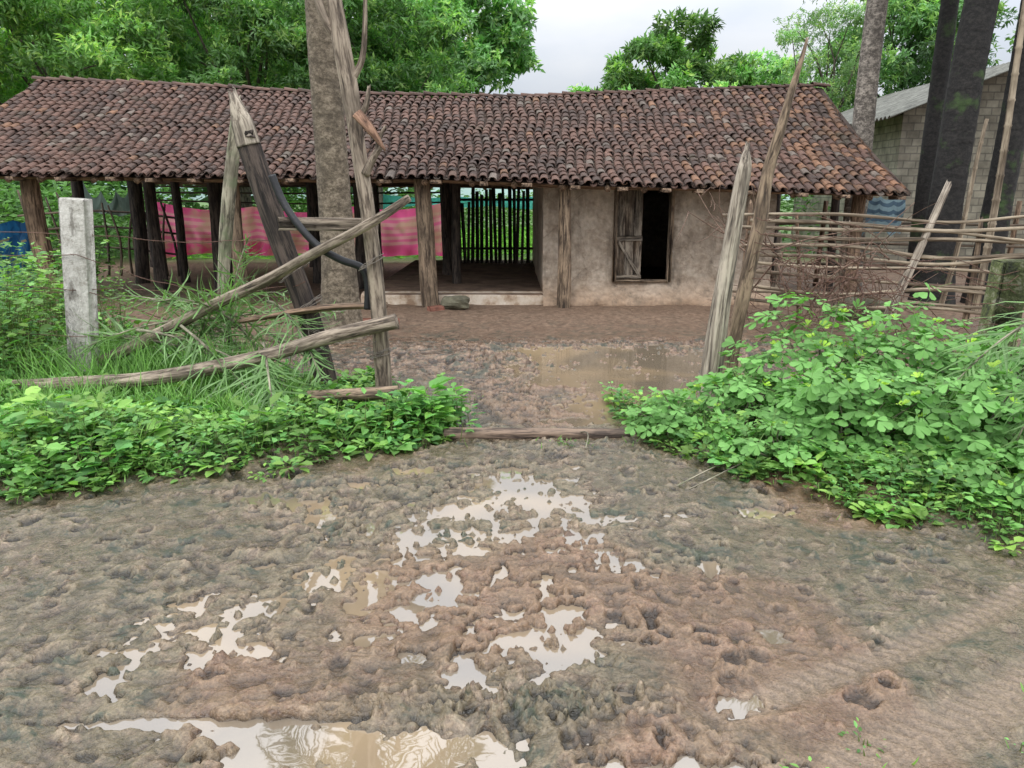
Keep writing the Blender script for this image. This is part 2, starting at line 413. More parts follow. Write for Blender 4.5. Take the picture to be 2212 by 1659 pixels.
# ------------------------------------------------------------------ ground
WL = -.015
def axis(spec):
    out = [spec[0][0]]
    for (a, b, st) in spec:
        n = max(1, int(round((b-a)/st)))
        out += list(np.linspace(a, b, n+1)[1:])
    return np.array(out)
xs = axis([(-400,-60,40),(-60,-12,3),(-12,-5,.25),(-5,-3,.05),(-3,3.2,.009),(3.2,5,.05),(5,12,.25),(12,60,3),(60,400,40)])
ys = axis([(-60,-4,8),(-4,1.5,.2),(1.5,3.4,.0075),(3.4,5.4,.012),(5.4,8.6,.022),(8.6,11.5,.06),(11.5,20,.4),(20,60,3),(60,500,40)])
GX, GY = np.meshgrid(xs, ys)
pud = [(-.05,4.10,.12,.15),(.10,3.86,.22,.11),(-.29,3.70,.22,.08),(-.2,3.78,.12,.07),(-.50,3.40,.20,.10),(-.70,3.48,.08,.12),(-.08,3.42,.23,.07),
 (.24,3.47,.08,.18),(.14,3.58,.12,.05),(.34,3.87,.10,.07),(.48,3.60,.13,.055),(.50,3.12,.15,.07),(.44,3.2,.06,.08),(-.32,2.92,.08,.14),(-.40,2.72,.07,.13),
 (-.14,2.87,.09,.07),(-.2,3.24,.08,.05),(-.04,3.02,.06,.08),(-.58,2.87,.08,.11),(-.8,2.94,.10,.09),(-1.15,3.83,.22,.09),(-1.43,3.86,.14,.07),
 (-1.0,3.6,.12,.06),(-1.32,2.66,.08,.09),(-1.35,2.75,.05,.05),(-1.03,2.70,.07,.08),(-1.12,2.58,.13,.04),(-1.42,2.44,.09,.03),(-1.36,2.24,.05,.08),
 (-.94,2.43,.11,.045),(-1.08,2.4,.06,.04),(.04,2.54,.14,.06),(.16,2.42,.13,.06),(.18,2.68,.07,.08),(-.15,2.36,.06,.12),(.3,2.57,.045,.05),
 (.41,2.60,.07,.03),(-.33,2.42,.06,.04),(-.31,2.6,.05,.05),(.74,2.16,.05,.04),
 (.88,3.05,.05,.05),(1.3,3.7,.11,.05),(.98,2.55,.04,.03),(.0,2.68,.05,.04),(.14,2.95,.05,.05),(.30,4.15,.1,.05),(-.6,4.3,.12,.05),(-.9,4.05,.14,.05),
 (-.75,3.15,.06,.04),(-.4,3.15,.05,.04),(-1.1,3.1,.06,.04),(-.9,3.35,.05,.04),(.05,3.22,.06,.04),(-.05,3.9,.10,.06),(.0,4.3,.1,.05),(.2,4.05,.08,.05),(.45,1.85,.2,.03)]
# scattered little glints of standing water round the middle
pq = np.random.default_rng(77)
for i in range(70):
    cy = pq.uniform(2.2, 4.4); pud.append((pq.normal(-.15, .45*(.6+.25*cy/2)), cy, pq.uniform(.02,.05), pq.uniform(.015,.04)))
pud2 = [(-.42,1.91,.42,.11),(-.40,1.78,.38,.10),(-.95,2.05,.44,.030),(-.72,2.00,.28,.06)]
pud3 = [(.80,6.9,.80,.55),(1.3,6.5,.65,.5),(.65,7.5,.70,.40),(1.0,6.1,.50,.32),(1.55,7.2,.60,.5),(1.2,7.9,.85,.32),(.15,7.9,.45,.16),(.35,6.5,.25,.16),(.9,5.7,.45,.22),(.6,5.35,.28,.10),(1.15,5.9,.35,.25),(.1,7.2,.25,.14)]
big = .02*(fbm(GX*.7, GY*.7, 3, 3)-.5)
wX = GX+.09*(fbm(GX*6,GY*6,3,91)-.5)*2; wY = GY+.09*(fbm(GX*6,GY*6,3,97)-.5)*2
n7 = fbm(wX*6, wY*6, 5, 11, .6)
rid = ridged(wX*8+3, wY*8, 4, 21, .6)
rid2 = ridged(wX*24+3, wY*24, 3, 121, .6)
dens = sstep(.38, .58, fbm(GX*1.1+4, GY*1.1, 2, 31))
slick = .30+.70*sstep(.40,.56,fbm(GX*2.3+9,GY*2.3,3,133))
road = 1-sstep(.5, 1.5, GX - (GY-1.8)*.9)
near = (1-sstep(8.2, 9.4, GY))
ychurn = 1+.5*sstep(4.9,5.6,GY)*(1-sstep(.2,1.0,GX))
amp = near*(.45+.55*dens)*(.42+.58*np.clip(road,0,1))*ychurn*slick
H = big + amp*(.060*(n7-.47) + .038*(rid-.62) + .016*(rid2-.55)) + .004*near*(fbm(GX*42,GY*42,2,77)-.5)
pr = np.random.default_rng(5)
for i in range(1000):
    cx = pr.uniform(-2.6, 2.6); cy = pr.uniform(1.5, 8.6)
    if cx > .9+(cy-1.8)*.9: continue
    r = pr.uniform(.025, .055); asp = pr.uniform(.5, 1.8)
    x0, x1 = np.searchsorted(xs, [cx-3*r, cx+3*r]); y0, y1 = np.searchsorted(ys, [cy-3*r, cy+3*r])
    dx = (xs[x0:x1]-cx)[None]; dy = (ys[y0:y1]-cy)[:,None]*asp
    q = np.sqrt(dx**2+dy**2)/r + 2.2*(n7[y0:y1,x0:x1]-.5) + .9*(rid2[y0:y1,x0:x1]-.6)
    H[y0:y1, x0:x1] += pr.uniform(.3,1.)*(-.026*(1-sstep(.6,1.0,q)) + .012*np.exp(-((q-1.28)*3.4)**2))
for i in range(3600):
    cx = pr.uniform(-2.6, 3.0); cy = pr.uniform(1.4, 8.4)
    if i < 420: cx = pr.normal(.0, .30); cy = pr.normal(2.12, .06)
    r = pr.uniform(.006, .020); hh = pr.uniform(.4,1.2)*r
    x0, x1 = np.searchsorted(xs, [cx-2*r, cx+2*r]); y0, y1 = np.searchsorted(ys, [cy-2*r, cy+2*r])
    dx = (xs[x0:x1]-cx)[None]; dy = (ys[y0:y1]-cy)[:,None]
    q = np.sqrt(dx**2+dy**2)/r + 1.6*(rid2[y0:y1,x0:x1]-.6)
    H[y0:y1, x0:x1] += hh*(1-sstep(.5, 1.2, q))
track = np.zeros_like(H)
for off, wd in ((0,.10),(.34,.06)):
    s_ = (GX-1.0)*.47-(GY-1.85)*.88 + off + .02*np.sin(GX*3)
    w_ = np.exp(-(s_/wd)**4)*sstep(.45,.8,GX)*(1-sstep(3.5,5,GX))*sstep(.18,.36,fbm(GX*2.2,GY*2.2,2,8))
    tread = np.abs(((GX*.88+GY*.47)*16+np.abs(s_)*9) % 1 -.5)*2
    H = H*(1-.85*w_) + w_*(-.008+.004*sstep(.35,.65,tread)); track = np.maximum(track, w_*.85)
def lfront(x): return np.interp(x, [-8,-2.7,-1.5,-.95,-.42], [3.6,3.78,4.2,4.55,4.9])
def rfront(x): return np.interp(x, [.75,.95,1.4,1.8,2.1,2.5,6], [5.3,4.7,4.05,3.72,3.35,3.25,3.0])
bl = sstep(-.05,.35, GY-lfront(GX))*(1-sstep(-.9,-.35,GX))*(1-sstep(6.3,7.5,GY))
br = sstep(-.05,.35, GY-rfront(GX))*sstep(.8,1.3,GX)*(1-sstep(5.4,6.0,GY))
H = H + .05*np.maximum(bl, br)
H += .05*sstep(9.0, 10.5, GY)*(1-sstep(18,22,GY)) + .05*(fbm(GX*3,GY*3,4,41)-.5)*sstep(8.2,9.0,GY)*(1-sstep(11,12,GY))
H = np.maximum(H, WL+.003+.014*(rid2-.35)*near)
wn = fbm(GX*8, GY*8, 4, 51, .6)
wv = fbm(GX*26, GY*26, 2, 61, .6)
M = np.zeros_like(H)
for lst, k1, k2, th in ((pud, 3.0, 2.8, 1.34), (pud2, 1.2, .9, 1.30), (pud3, 2.2, 1.6, 1.42)):
    for (cx, cy, rx, ry) in lst:
        x0, x1 = np.searchsorted(xs, [cx-2.4*rx, cx+2.4*rx]); y0, y1 = np.searchsorted(ys, [cy-2.4*ry, cy+2.4*ry])
        q = np.sqrt(((GX[y0:y1,x0:x1]-cx)/rx)**2+((GY[y0:y1,x0:x1]-cy)/ry)**2) + k1*(wn[y0:y1,x0:x1]-.5) + k2*(wv[y0:y1,x0:x1]-.5)
        M[y0:y1,x0:x1] = np.maximum(M[y0:y1,x0:x1], np.clip((th-q)/.45, 0, 1))
isl = .026*(rid2-.74)
isl = np.where(GY<2.25, isl*.4-.004, np.where(GY>5.2, isl*.6+.012*(n7-.6), isl))
H = H*(1-M) + (WL-.006+isl)*M
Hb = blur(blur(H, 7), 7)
cav = np.clip(.5+(H-Hb)*34, 0, 1)  # local hollow depth, for the painted crevice shade and the wetness
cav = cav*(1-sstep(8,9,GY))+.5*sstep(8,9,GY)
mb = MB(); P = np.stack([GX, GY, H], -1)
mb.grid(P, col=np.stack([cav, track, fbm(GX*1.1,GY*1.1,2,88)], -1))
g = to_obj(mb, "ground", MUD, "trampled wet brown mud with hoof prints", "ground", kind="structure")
def gz(x, y):
    i = np.clip(np.searchsorted(xs, x), 0, len(xs)-1); j = np.clip(np.searchsorted(ys, y), 0, len(ys)-1)
    return H[j, i]
mb = MB(); wx = np.linspace(-3.2,3.4,3); wy = np.linspace(1.0,8.9,3)
a, b = np.meshgrid(wx, wy); mb.grid(np.stack([a, b, a*0+WL], -1))
to_obj(mb, "water", WATER, "shallow muddy puddle water reflecting the sky", "water", kind="structure")

# ------------------------------------------------------------------ house
HX0, HX1, YR, YE, YB = -8.2, 5.4, 14.0, 10.5, 17.5
def ridge_z(x): return np.interp(x, [-8.2,-5.7,-3.2,0,2.4,5.4], [3.50,3.40,3.27,3.21,3.29,3.39])
def eave_z(x): return np.interp(x, [-8.2,-6.5,-1,1.2,3.1,5.4], [1.86,1.85,1.81,1.74,1.68,1.60])
def roof_z(x, y):
    s = np.abs(y-YR)/3.5
    return ridge_z(x)*(1-s)+eave_z(x)*s - .05*np.sin(np.pi*np.clip(s,0,1)) + .05*(fbm(np.asarray(x)*1.3, np.asarray(y)*1.3, 2, 71)-.5)
house = empty("farmhouse", (-1.4, 11, 0), "long low mud house and cattle shed with clay tile roof", "house")
roof = empty("roof", (-1.4, 14, 1.8), None, None, parent=house)
def tiles(side):
    mb = MB(); rows = 24; cw = .136; cols = int((HX1-HX0)/cw)
    ang = np.linspace(0, np.pi, 6)
    rr = np.random.default_rng(3+side)
    for r in range(rows):
        for c in range(cols):
            x = HX0+(c+.5)*cw + rr.normal(0,.007) + .03*math.sin(r*.7+c*.05)
            for kind in (0, 1):
                x_ = x if kind == 0 else x+cw*.5
                s0 = (r-.15)/rows + rr.normal(0,.004); s1 = s0+1.38/rows
                if r == rows-1: s1 = 1.02+rr.normal(0,.007)
                s0 = max(s0, 0)
                ya = YR-side*3.5*s0; yb = YR-side*3.5*s1
                za = float(roof_z(x_, ya)); zb = float(roof_z(x_, YR-side*3.5*min(s1,1)))-(max(s1-1,0)*3.5*.4)
                za += .026; zb += .038
                if kind: za -= .018; zb -= .018
                dxs = rr.normal(0,.008); lift = abs(rr.normal(0,.005)); rot = rr.normal(0,.06)
                ra, rb = .049, .059
                if kind: ra, rb = rb*.9, ra*.95
                sg = -1 if kind else 1
                V = []
                for (xx, yy, zz, q) in ((x_, ya, za, ra), (x_+dxs, yb, zb+lift, rb), (x_+dxs, yb, zb+lift, rb-.011)):
                    V += [(xx+q*math.cos(a+rot), yy, zz+sg*q*.70*math.sin(a)+(0 if sg>0 else .018)) for a in ang]
                F = [[i, i+1, i+7, i+6] for i in range(5)] + [[6+i, 7+i, 13+i, 12+i] for i in range(5)]
                t = rr.random(); xw = (x-HX0)/(HX1-HX0)
                warm = .01+.65*max(0, (xw-.70)/.30)
                if t < .24: col = np.array((.072,.042,.031))
                elif t < .91-warm*.8: col = np.array((.115,.060,.042))
                elif t < .96: col = np.array((.20,.102,.056)) if rr.random() < .18+warm else np.array((.14,.074,.052))
                else: col = np.array((.16,.125,.10))
                if kind: col = col*.75
                col = col*rr.uniform(.84,1.18)
                mb.add(V, [F], col)
    return mb
to_obj(tiles(1), "roof_tiles", TILE, parent=roof, smooth=False)
to_obj(tiles(-1), "roof_tiles", TILE, parent=roof, smooth=False)
mb = MB(); rr = np.random.default_rng(9); x = HX0-.05; ang = np.linspace(0, np.pi, 7)
while x < HX1:
    L = .30; z0 = float(ridge_z(x))+.065+rr.normal(0,.01); z1 = float(ridge_z(x+L))+.04
    V = []
    for (xx, zz, q) in ((x, z0, .095), (x+L, z1, .078), (x, z0, .082)):
        V += [(xx, YR-q*math.cos(a), zz+q*.6*math.sin(a)-.02) for a in ang]
    F = [[i, i+1, i+8, i+7] for i in range(6)] + [[i, i+1, i+15, i+14] for i in range(6)]
    mb.add(V, [F], np.array((.10,.055,.04))*rr.uniform(.6,1.6)); x += .24
to_obj(mb, "ridge_tiles", TILE, parent=roof, smooth=False)
mb = MB()
ux = np.linspace(HX0+.03, HX1-.03, 60)
for side in (1,-1):
    vy = np.linspace(0, 3.48, 14)
    a, b = np.meshgrid(ux, vy); yy = YR-side*b
    z = roof_z(a, yy)
    mb.grid(np.stack([a, yy, z+.012], -1)); mb.grid(np.stack([a, yy, z-.03], -1))
to_obj(mb, "roof_decking", ROOFIN, parent=roof)
mb = MB()
for i, xx in enumerate(np.arange(HX0+.2, HX1, .62)):
    xx += R.normal(0,.06)
    for side in (1,-1):
        mb.tube([(xx, YR, float(roof_z(xx,YR))-.08), (xx+R.normal(0,.03), YR-side*1.8, float(roof_z(xx,YR-side*1.8))-.08),
                 (xx+R.normal(0,.04), YR-side*3.47, float(roof_z(xx,YR-side*3.5))-.06)], .045, 8, .2, 3)
for yy in (YE+.38, 12.3, 14, 15.7, YB-.4):
    mb.tube([(q, yy, float(roof_z(q,yy))-.15) for q in np.linspace(HX0, HX1, 14)], .06, 8, .2, 2)
for k in range(22):
    xx = HX0+.3+k*.62+R.normal(0,.1); mb.box((xx, YE+.05, float(roof_z(xx,YE+.05))-.07), (.10+.05*R.random(), .28, .05), jit=.01)
to_obj(mb, "rafters", W_BROWN, parent=roof)
def wall_grid(x0, x1, zt, y, hole=None, flare=.28, seed=1):
    nx = int((x1-x0)/.03)+1; a, b = np.meshgrid(np.linspace(x0,x1,nx), np.linspace(0,1,66))
    zz = b*zt
    yy = y - flare*(1-sstep(.05,.36,zz))*(.7+.6*vnoise(a*2.5,zz*3,5)) + .06*(fbm(a*1.8,zz*1.8,3,seed)-.5) + .035*(fbm(a*8,zz*8,4,seed+4)-.5)
    mask = None
    if hole is not None:
        ca = (a[:-1,:-1]+a[1:,1:])/2; cz = (zz[:-1,:-1]+zz[1:,1:])/2
        mask = ~((ca>hole[0])&(ca<hole[1])&(cz>hole[2])&(cz<hole[3]))
    return np.stack([a, yy, zz], -1), mask
mb = MB()
P, mk = wall_grid(.45, 3.8, 2.03, 11.2, (1.5, 2.28, .38, 1.72)); mb.grid(P, mk)
def side(xc, y0, y1, seed):
    a, b = np.meshgrid(np.linspace(y0, y1, 90), np.linspace(0,1,40))
    top = roof_z(np.full_like(a, xc), a)-.03
    return np.stack([xc+.05*(fbm(a*1.8, b*3, 3, seed)-.5), a, b*top], -1)
S = side(.45, 11.2, 16.9, 4); S[:,0,1] = np.interp(S[:,0,2], P[:,0,2], P[:,0,1]); mb.grid(S)
S2 = side(3.8, 11.2, 16.9, 6); mb.grid(S2)
mb.grid(side(.68, 11.4, 16.8, 8)); mb.grid(side(3.58, 11.4, 16.8, 9))
a, b = np.meshgrid(np.linspace(.45,3.8,40), np.linspace(0,2.03,20)); mb.grid(np.stack([a, a*0+16.9, b], -1))
a, b = np.meshgrid(np.linspace(.68,3.58,60), np.linspace(0,2.12,30))
ca = (a[:-1,:-1]+a[1:,1:])/2; cz = (b[:-1,:-1]+b[1:,1:])/2
mb.grid(np.stack([a, a*0+11.42, b], -1), ~((ca>1.48)&(ca<2.3)&(cz>.36)&(cz<1.74)))
to_obj(mb, "wall", PLASTER, parent=house)
mb = MB()
mb.box((-.85, 14.0, .085), (2.62, 5.9, .23), jit=.0)
to_obj(mb, "verandah_floor", FLOOR, parent=house)
mb = MB(); a, b = np.meshgrid(np.linspace(-2.2,.5,70), np.linspace(0,1,12))
yy = 11.05 - .06*(1-b) - .03*(fbm(a*4,b*3,3,2)-.5); zz = b*.215 + .012*(fbm(a*3,b,2,6)-.5)
yy2 = np.where(b>.85, yy+.18*(b-.85)/.15, yy); mb.grid(np.stack([a, yy2, np.minimum(zz,.21)+.004], -1))
to_obj(mb, "plinth_edge", PLINTH, parent=house)
door = empty("door", (1.89, 11.1, .38), None, None, parent=house)
mb = MB()
mb.box((1.49, 11.19, 1.04), (.05,.14,1.36), jit=.008); mb.box((2.295, 11.19, 1.04), (.05,.14,1.36), jit=.008)
mb.box((1.89, 11.185, 1.735), (.86,.13,.05), jit=.008); mb.box((1.89, 11.21, .375), (.78,.12,.03), jit=.006)
to_obj(mb, "door_frame", W_POST, parent=door)
mb = MB()
for i, xx in enumerate((1.575, 1.70, 1.825)):
    mb.box((xx, 11.25, 1.36), (.123,.03,.68), jit=.006)
    mb.box((xx, 11.22, .69), (.123,.03,.60), jit=.006)
mb.box((1.70, 11.19, .98), (.38,.03,.06), jit=.006); mb.box((1.70, 11.19, .43), (.38,.03,.05), jit=.006)
mb.box((1.70, 11.19, .70), (.04,.025,.58), ry=math.radians(-33), jit=.004)
to_obj(mb, "door_leaf", W_GREY, "half open plank door leaf with diagonal brace", parent=door)
def post(x, y, r, z0=0, mat=W_POST, lean=0, wob=.06):
    mb = MB(); zt = float(roof_z(x,y))-.05
    mb.tube([(x, y, z0-.05), (x+lean*.4+R.normal(0,wob*.3), y, z0+.5), (x+lean*.7+R.normal(0,wob*.3), y, z0+1.2), (x+lean, y, zt)], [r*1.12, r, r*.95, r*.9], 14, .25, 5)
    to_obj(mb, "post", mat, parent=house)
post(-1.17, 10.85, .12, lean=-.08, mat=W_POST); post(.73, 10.78, .09, lean=0)
post(-6.6, 10.95, .13, lean=-.12, mat=W_BROWN); post(-3.9, 10.95, .10); post(4.9, 11.0, .09, mat=W_BROWN); post(-7.9, 11.0, .1, mat=W_BROWN)
for (x, y, r) in [(-5.8,12.6,.10),(-5.95,13.9,.075),(-6.7,13.8,.12),(-5.1,13.8,.08),(-4.75,12.5,.11),(-3.5,13.8,.1),(-2.6,13.0,.09),(-1.15,13.8,.09),(-7.6,13.8,.1),(4.7,13.8,.09),(5.15,12.4,.07),
                  (-7.9,16.9,.08),(-6.2,16.9,.06),(-4.4,16.9,.06),(-2.9,16.9,.06),(-1.3,16.9,.09),(4.6,16.9,.08),(-.9,12.4,.07)]:
    post(x, y, r, mat=W_DARK, lean=R.normal(0,.05))
mb = MB()
for i in range(17):
    x = -1.2+i*.095+R.normal(0,.012); zt = 1.62+R.normal(0,.06) if i > 3 else 1.35+R.normal(0,.08)
    mb.box((x, 16.2+R.normal(0,.01), .2+zt/2-.1), (.055+.02*R.random(),.03,zt), ry=R.normal(0,.02), jit=.01)
mb.box((-.4, 16.24, .5), (1.7,.03,.05)); mb.box((-.4, 16.24, 1.5), (1.7,.03,.05))
to_obj(mb, "slat_screen", W_DARK, parent=house)
mb = MB()
for k, z in enumerate((1.5,1.65,1.78)):
    mb.tube([(-8.1,16.95,z),(-4.5,16.98,z+R.normal(0,.05)),(-1.2,16.95,z+R.normal(0,.04))], .02, 6, .2, 4)
to_obj(mb, "rear_rail", BAMBOO_D, parent=house)

def cloth(name, x0, x1, y, zt, zb, mat, label, cat, sag=.12, fold=.06, ff=6, nx=240, norm=False):
    mb = MB(); a, b = np.meshgrid(np.linspace(0,1,nx), np.linspace(0,1,24))
    X_ = x0+(x1-x0)*a; top = zt - sag*np.abs(np.sin(a*np.pi*3))*.9 - sag*np.sin(np.pi*a); bot = zb+.20*(fbm(a*6, b*0, 2, 8)-.5)
    Z_ = top*(1-b)+bot*b - sag*.5*np.sin(np.pi*b)*np.abs(np.sin(a*np.pi*3))
    Y_ = y + fold*(fbm(X_*ff/3, b*1.6, 3, 5)-.5)*2 + fold*.6*np.sin(X_*ff*2+b*2+3*fbm(X_*.8,b*0,2,4))*(.3+.7*b)
    tc = np.stack([X_, Y_, (b if norm else b*(zt-zb))+.03*fbm(X_*2,b*3,2,3)], -1)
    mb.grid(np.stack([X_, Y_, Z_], -1), tc=tc)
    return to_obj(mb, name, mat, label, cat)
cloth("pink_cloth", -8.2, -1.45, 18.0, 1.45, .20, PINK, "sheer pink sari cloth with tan stripes strung between posts", "cloth", sag=.13, fold=.16, norm=True)
cloth("blue_cloth", -8.4, -6.90, 11.35, 1.30, .20, BLUE, "blue printed cloth bunched beside the shed", "cloth", sag=.08, fold=.30, ff=9)
cloth("blue_striped_cloth", 5.55, 6.15, 12.2, 1.62, 1.0, BLUES, "faded blue striped cloth hung behind the fence", "cloth", sag=.05, fold=.1)
cloth("turquoise_net", -4.0, 3.0, 24.0, 1.62, 1.2, TURQ, "turquoise shade net strung across a field", "net", sag=.08)
cloth("tarpaulin", -8.7, -7.7, 15.9, 1.9, 1.2, TARP, "dull green tarpaulin hung over sticks", "tarpaulin", sag=.25)

sf = empty("stick_fence", (-8.6, 13.5, 0), "rough upright stick fence with crossing branches", "fence")
for i in range(13):
    mb = MB(); x = -9.4+i*.24; y = 15.2-i*.02
    mb.tube([(x,y,0),(x+R.normal(0,.08),y,.7),(x+R.normal(0,.15),y,1.35+R.random()*.4)], [.03,.026,.018], 6, .2, 3)
    to_obj(mb, "stick", BAMBOO_D, parent=sf)
for z in (.5,.9,1.2):
    mb = MB(); mb.tube([(-9.6,15.1,z),(-8,15.12,z+.1),(-6.4,15.0,z-.05)], .022, 6, .2, 3); to_obj(mb, "rail", BAMBOO_D, parent=sf)

# ------------------------------------------------------------------ gate timbers
def log(name, pts, rad, mat, label, cat="post", sides=18, rough=.2, jag=0, flat=1, group=None, extra=None, sub=8, wob=.0, parent=None):
    mb = MB(); mb.tube(pts, rad, sides, rough, sub, jag, flat=flat, wob=wob)
    if extra:
        for (p, r, j) in extra: mb.tube(p, r, 9, .12, 5, j)
    return to_obj(mb, name, mat, label, cat, group=group, parent=parent)
log("wooden_post", [(-.97,5.6,-.1),(-.985,5.6,.7),(-1.03,5.6,1.4),(-1.09,5.62,1.95),(-1.13,5.64,2.3),(-1.18,5.66,2.65),(-1.22,5.68,3.0),(-1.24,5.7,3.3)],
    [.062,.058,.050,.052,.060,.062,.044,.034], W_GREY, "tall forked grey tree post with broken branch stubs", rough=.14, jag=.1,
    extra=[([(-1.18,5.66,2.60),(-1.29,5.66,2.78),(-1.37,5.68,3.05),(-1.42,5.68,3.2)], [.040,.032,.024,.018], .05),
           ([(-1.13,5.64,2.35),(-1.03,5.62,2.52),(-.995,5.6,2.8),(-.985,5.6,3.05)], [.028,.022,.016,.01], .03),
           ([(-1.10,5.62,2.10),(-1.02,5.6,2.2),(-.99,5.6,2.33)], [.028,.022,.01], .03),
           ([(-1.04,5.58,1.74),(-.97,5.56,1.86),(-.91,5.56,1.94)], [.034,.026,.02], .02),
           ([(-.95,5.56,1.88),(-.93,5.56,1.98),(-.88,5.55,2.06)], [.02,.015,.008], .02)])
log("splintered_wood", [(-1.07,5.53,2.15),(-.98,5.50,2.05),(-.88,5.50,1.90)], [.036,.034,.006], wood("fresh_split_wood", (.15,.08,.05), (.34,.20,.13)), "splintered reddish wood slab jammed on the forked post", "wood piece", flat=.3, jag=.02)
plank = log("leaning_plank", [(-1.46,5.94,-.08),(-1.60,5.96,.62),(-1.79,5.98,1.25),(-1.97,5.98,1.93),(-1.99,5.98,2.02)], [.084,.086,.09,.092,.088], W_DARK, "dark weathered plank post leaning with pale splintered top", flat=.55, rough=.12)
log("splintered_top", [(-1.975,5.97,1.96),(-2.01,5.97,2.12),(-2.06,5.97,2.30)], [.088,.08,.03], W_PALE, None, None, flat=.6, jag=.14, parent=plank)
log("wooden_post", [(-2.72,7.0,-.1),(-2.66,7.0,.8),(-2.55,7.0,1.5),(-2.42,7.0,2.15),(-2.38,7.0,2.42)], [.055,.052,.056,.05,.02], W_GREEN, "greenish lichened wooden post with pointed top", jag=.08)
log("diagonal_pole", [(-.70,5.42,1.58),(-1.0,5.46,1.40),(-1.62,5.75,1.10),(-2.5,6.0,.68),(-3.36,6.1,.27)], [.028,.040,.036,.042,.05], W_GREY, "long bent grey pole slanting down into the weeds", "pole", jag=.05, wob=.05)
log("wooden_log", [(-.85,5.42,.71),(-1.3,5.45,.60),(-1.9,5.5,.42),(-2.7,5.55,.26),(-3.5,5.6,.20),(-4.0,5.6,.18)], [.056,.052,.05,.052,.05,.05], W_GREY, "thick brown log rail sloping to the ground", "log", jag=.012, wob=.05, rough=.12)
log("wooden_log", [(-.82,5.30,.22),(-1.15,5.30,.20),(-1.50,5.34,.17)], [.048,.046,.048], W_POST, "short peeled log rail at the gate foot", "log", jag=.01, rough=.1)
mb = MB(); mb.box((-1.38,5.82,1.385), (.74,.05,.09), ry=.02, jit=.015)
to_obj(mb, "wooden_plank", W_GREY, "short horizontal grey plank nailed across the gate", "plank")
log("wooden_plank", [(-.97,5.86,.77),(-1.5,5.88,.74),(-2.12,5.9,.64)], [.045,.055,.04], W_BROWN, "rough brown plank rail tied low on the gate", "plank", flat=.5, jag=.05)
log("rubber_hose", [(-1.77,5.80,1.74),(-1.70,5.78,1.56),(-1.58,5.74,1.38),(-1.43,5.72,1.22),(-1.27,5.70,1.13),(-1.12,5.70,1.07),(-1.08,5.70,.95),(-1.09,5.70,.76)],
    .028, RUBBER, "black rubber hose draped over the gate timbers", "hose", rough=.05, sub=8)
log("split_post", [(1.53,5.75,-.1),(1.59,5.75,.8),(1.65,5.75,1.4),(1.69,5.75,1.78),(1.70,5.75,1.92)], [.076,.068,.062,.054,.015], W_PALE, "pale split timber gate post with jagged top", jag=.1, rough=.24)
log("tapered_post", [(1.82,6.2,-.1),(1.88,6.2,.8),(1.99,6.2,1.5),(2.10,6.2,2.1),(2.22,6.2,2.74)], [.066,.06,.054,.040,.010], W_POST, "tall tapering gate post leaning with a sharp tip", jag=.03, rough=.2, wob=.05)
log("gate_sill", [(-.46,4.93,.02),(.1,4.92,.025),(.80,4.93,.015)], [.06,.055,.05], W_MUD, "muddy wooden beam lying across the gateway", "beam", jag=.02, flat=.7, rough=.15)
mb = MB(); mb.box((-3.53,6.2,.73), (.20,.15,1.70), ry=math.radians(5), jit=.016); to_obj(mb, "concrete_post", CONC, "square weathered concrete fence post", "post")
mb = MB(); mb.box((4.22,6.5,.52), (.25,.2,1.08), ry=math.radians(3), jit=.03); to_obj(mb, "concrete_post", MOSSC, "mossy dark concrete fence post by the shrubs", "post")

def wire(pts, label="rusty barbed wire strung between posts", r=.0032, wob=.06, mat=RUST, barbs=True, sub=14, name="barbed_wire"):
    mb = MB(); pts = np.array(pts, float); n = len(pts); N = (n-1)*sub+1
    t = np.linspace(0, n-1, N); Q = np.stack([np.interp(t, np.arange(n), pts[:,k]) for k in range(3)], 1)
    sd = int(R.integers(500))
    for k in range(3): Q[:,k] += wob*(fbm(t*1.8, t*0+k*7.7, 3, sd)-.5)*2
    Q[0] = pts[0]; Q[-1] = pts[-1]
    mb.tube(Q, r, 5, 0, 1)
    if barbs:
        for i in range(1, N-1):
            if R.random() < .75:
                f = R.random(); p = Q[i]*(1-f)+Q[i+1]*f; d = R.normal(size=3); d /= np.linalg.norm(d)
                mb.tube([p-d*.020, p+d*.020], [r*.7,r*.5], 4, 0, 1)
    to_obj(mb, name, mat, label, "wire", group="strands of wire on the fences")
for z in (1.30, .86, .46): wire([(-6.5,6.9,z+.06),(-3.53,6.1,z),(-2.6,6.9,z-.1),(-1.75,6.0,z-.05)])
for z in (1.05,.75): wire([(-5.5,6.3,z),(-3.5,6.1,z+.1),(-2.5,6.3,z-.25),(-1.6,5.9,z-.1)], wob=.09)
for k in range(10):
    z = .45+k*.095
    wire([(1.92,6.1,z+.12),(2.6,6.1+R.normal(0,.15),z-.05+R.normal(0,.1)),(3.4,6.2+R.normal(0,.15),z*.9+R.normal(0,.1)),(4.25,6.4,z*.7+.05+R.normal(0,.05))], wob=.12+.06*R.random(), sub=16)
for k in range(5):
    a = np.linspace(0, 6*np.pi, 60); c0 = np.array([2.3+k*.16, 6.05, .95+R.normal(0,.12)])
    wire([c0+np.array([.2*math.cos(q)*(.6+.05*q/3), .05*math.sin(q*1.7), .16*math.sin(q)]) for q in a], wob=.04, sub=1, label="tangled coil of rusty barbed wire", barbs=True)
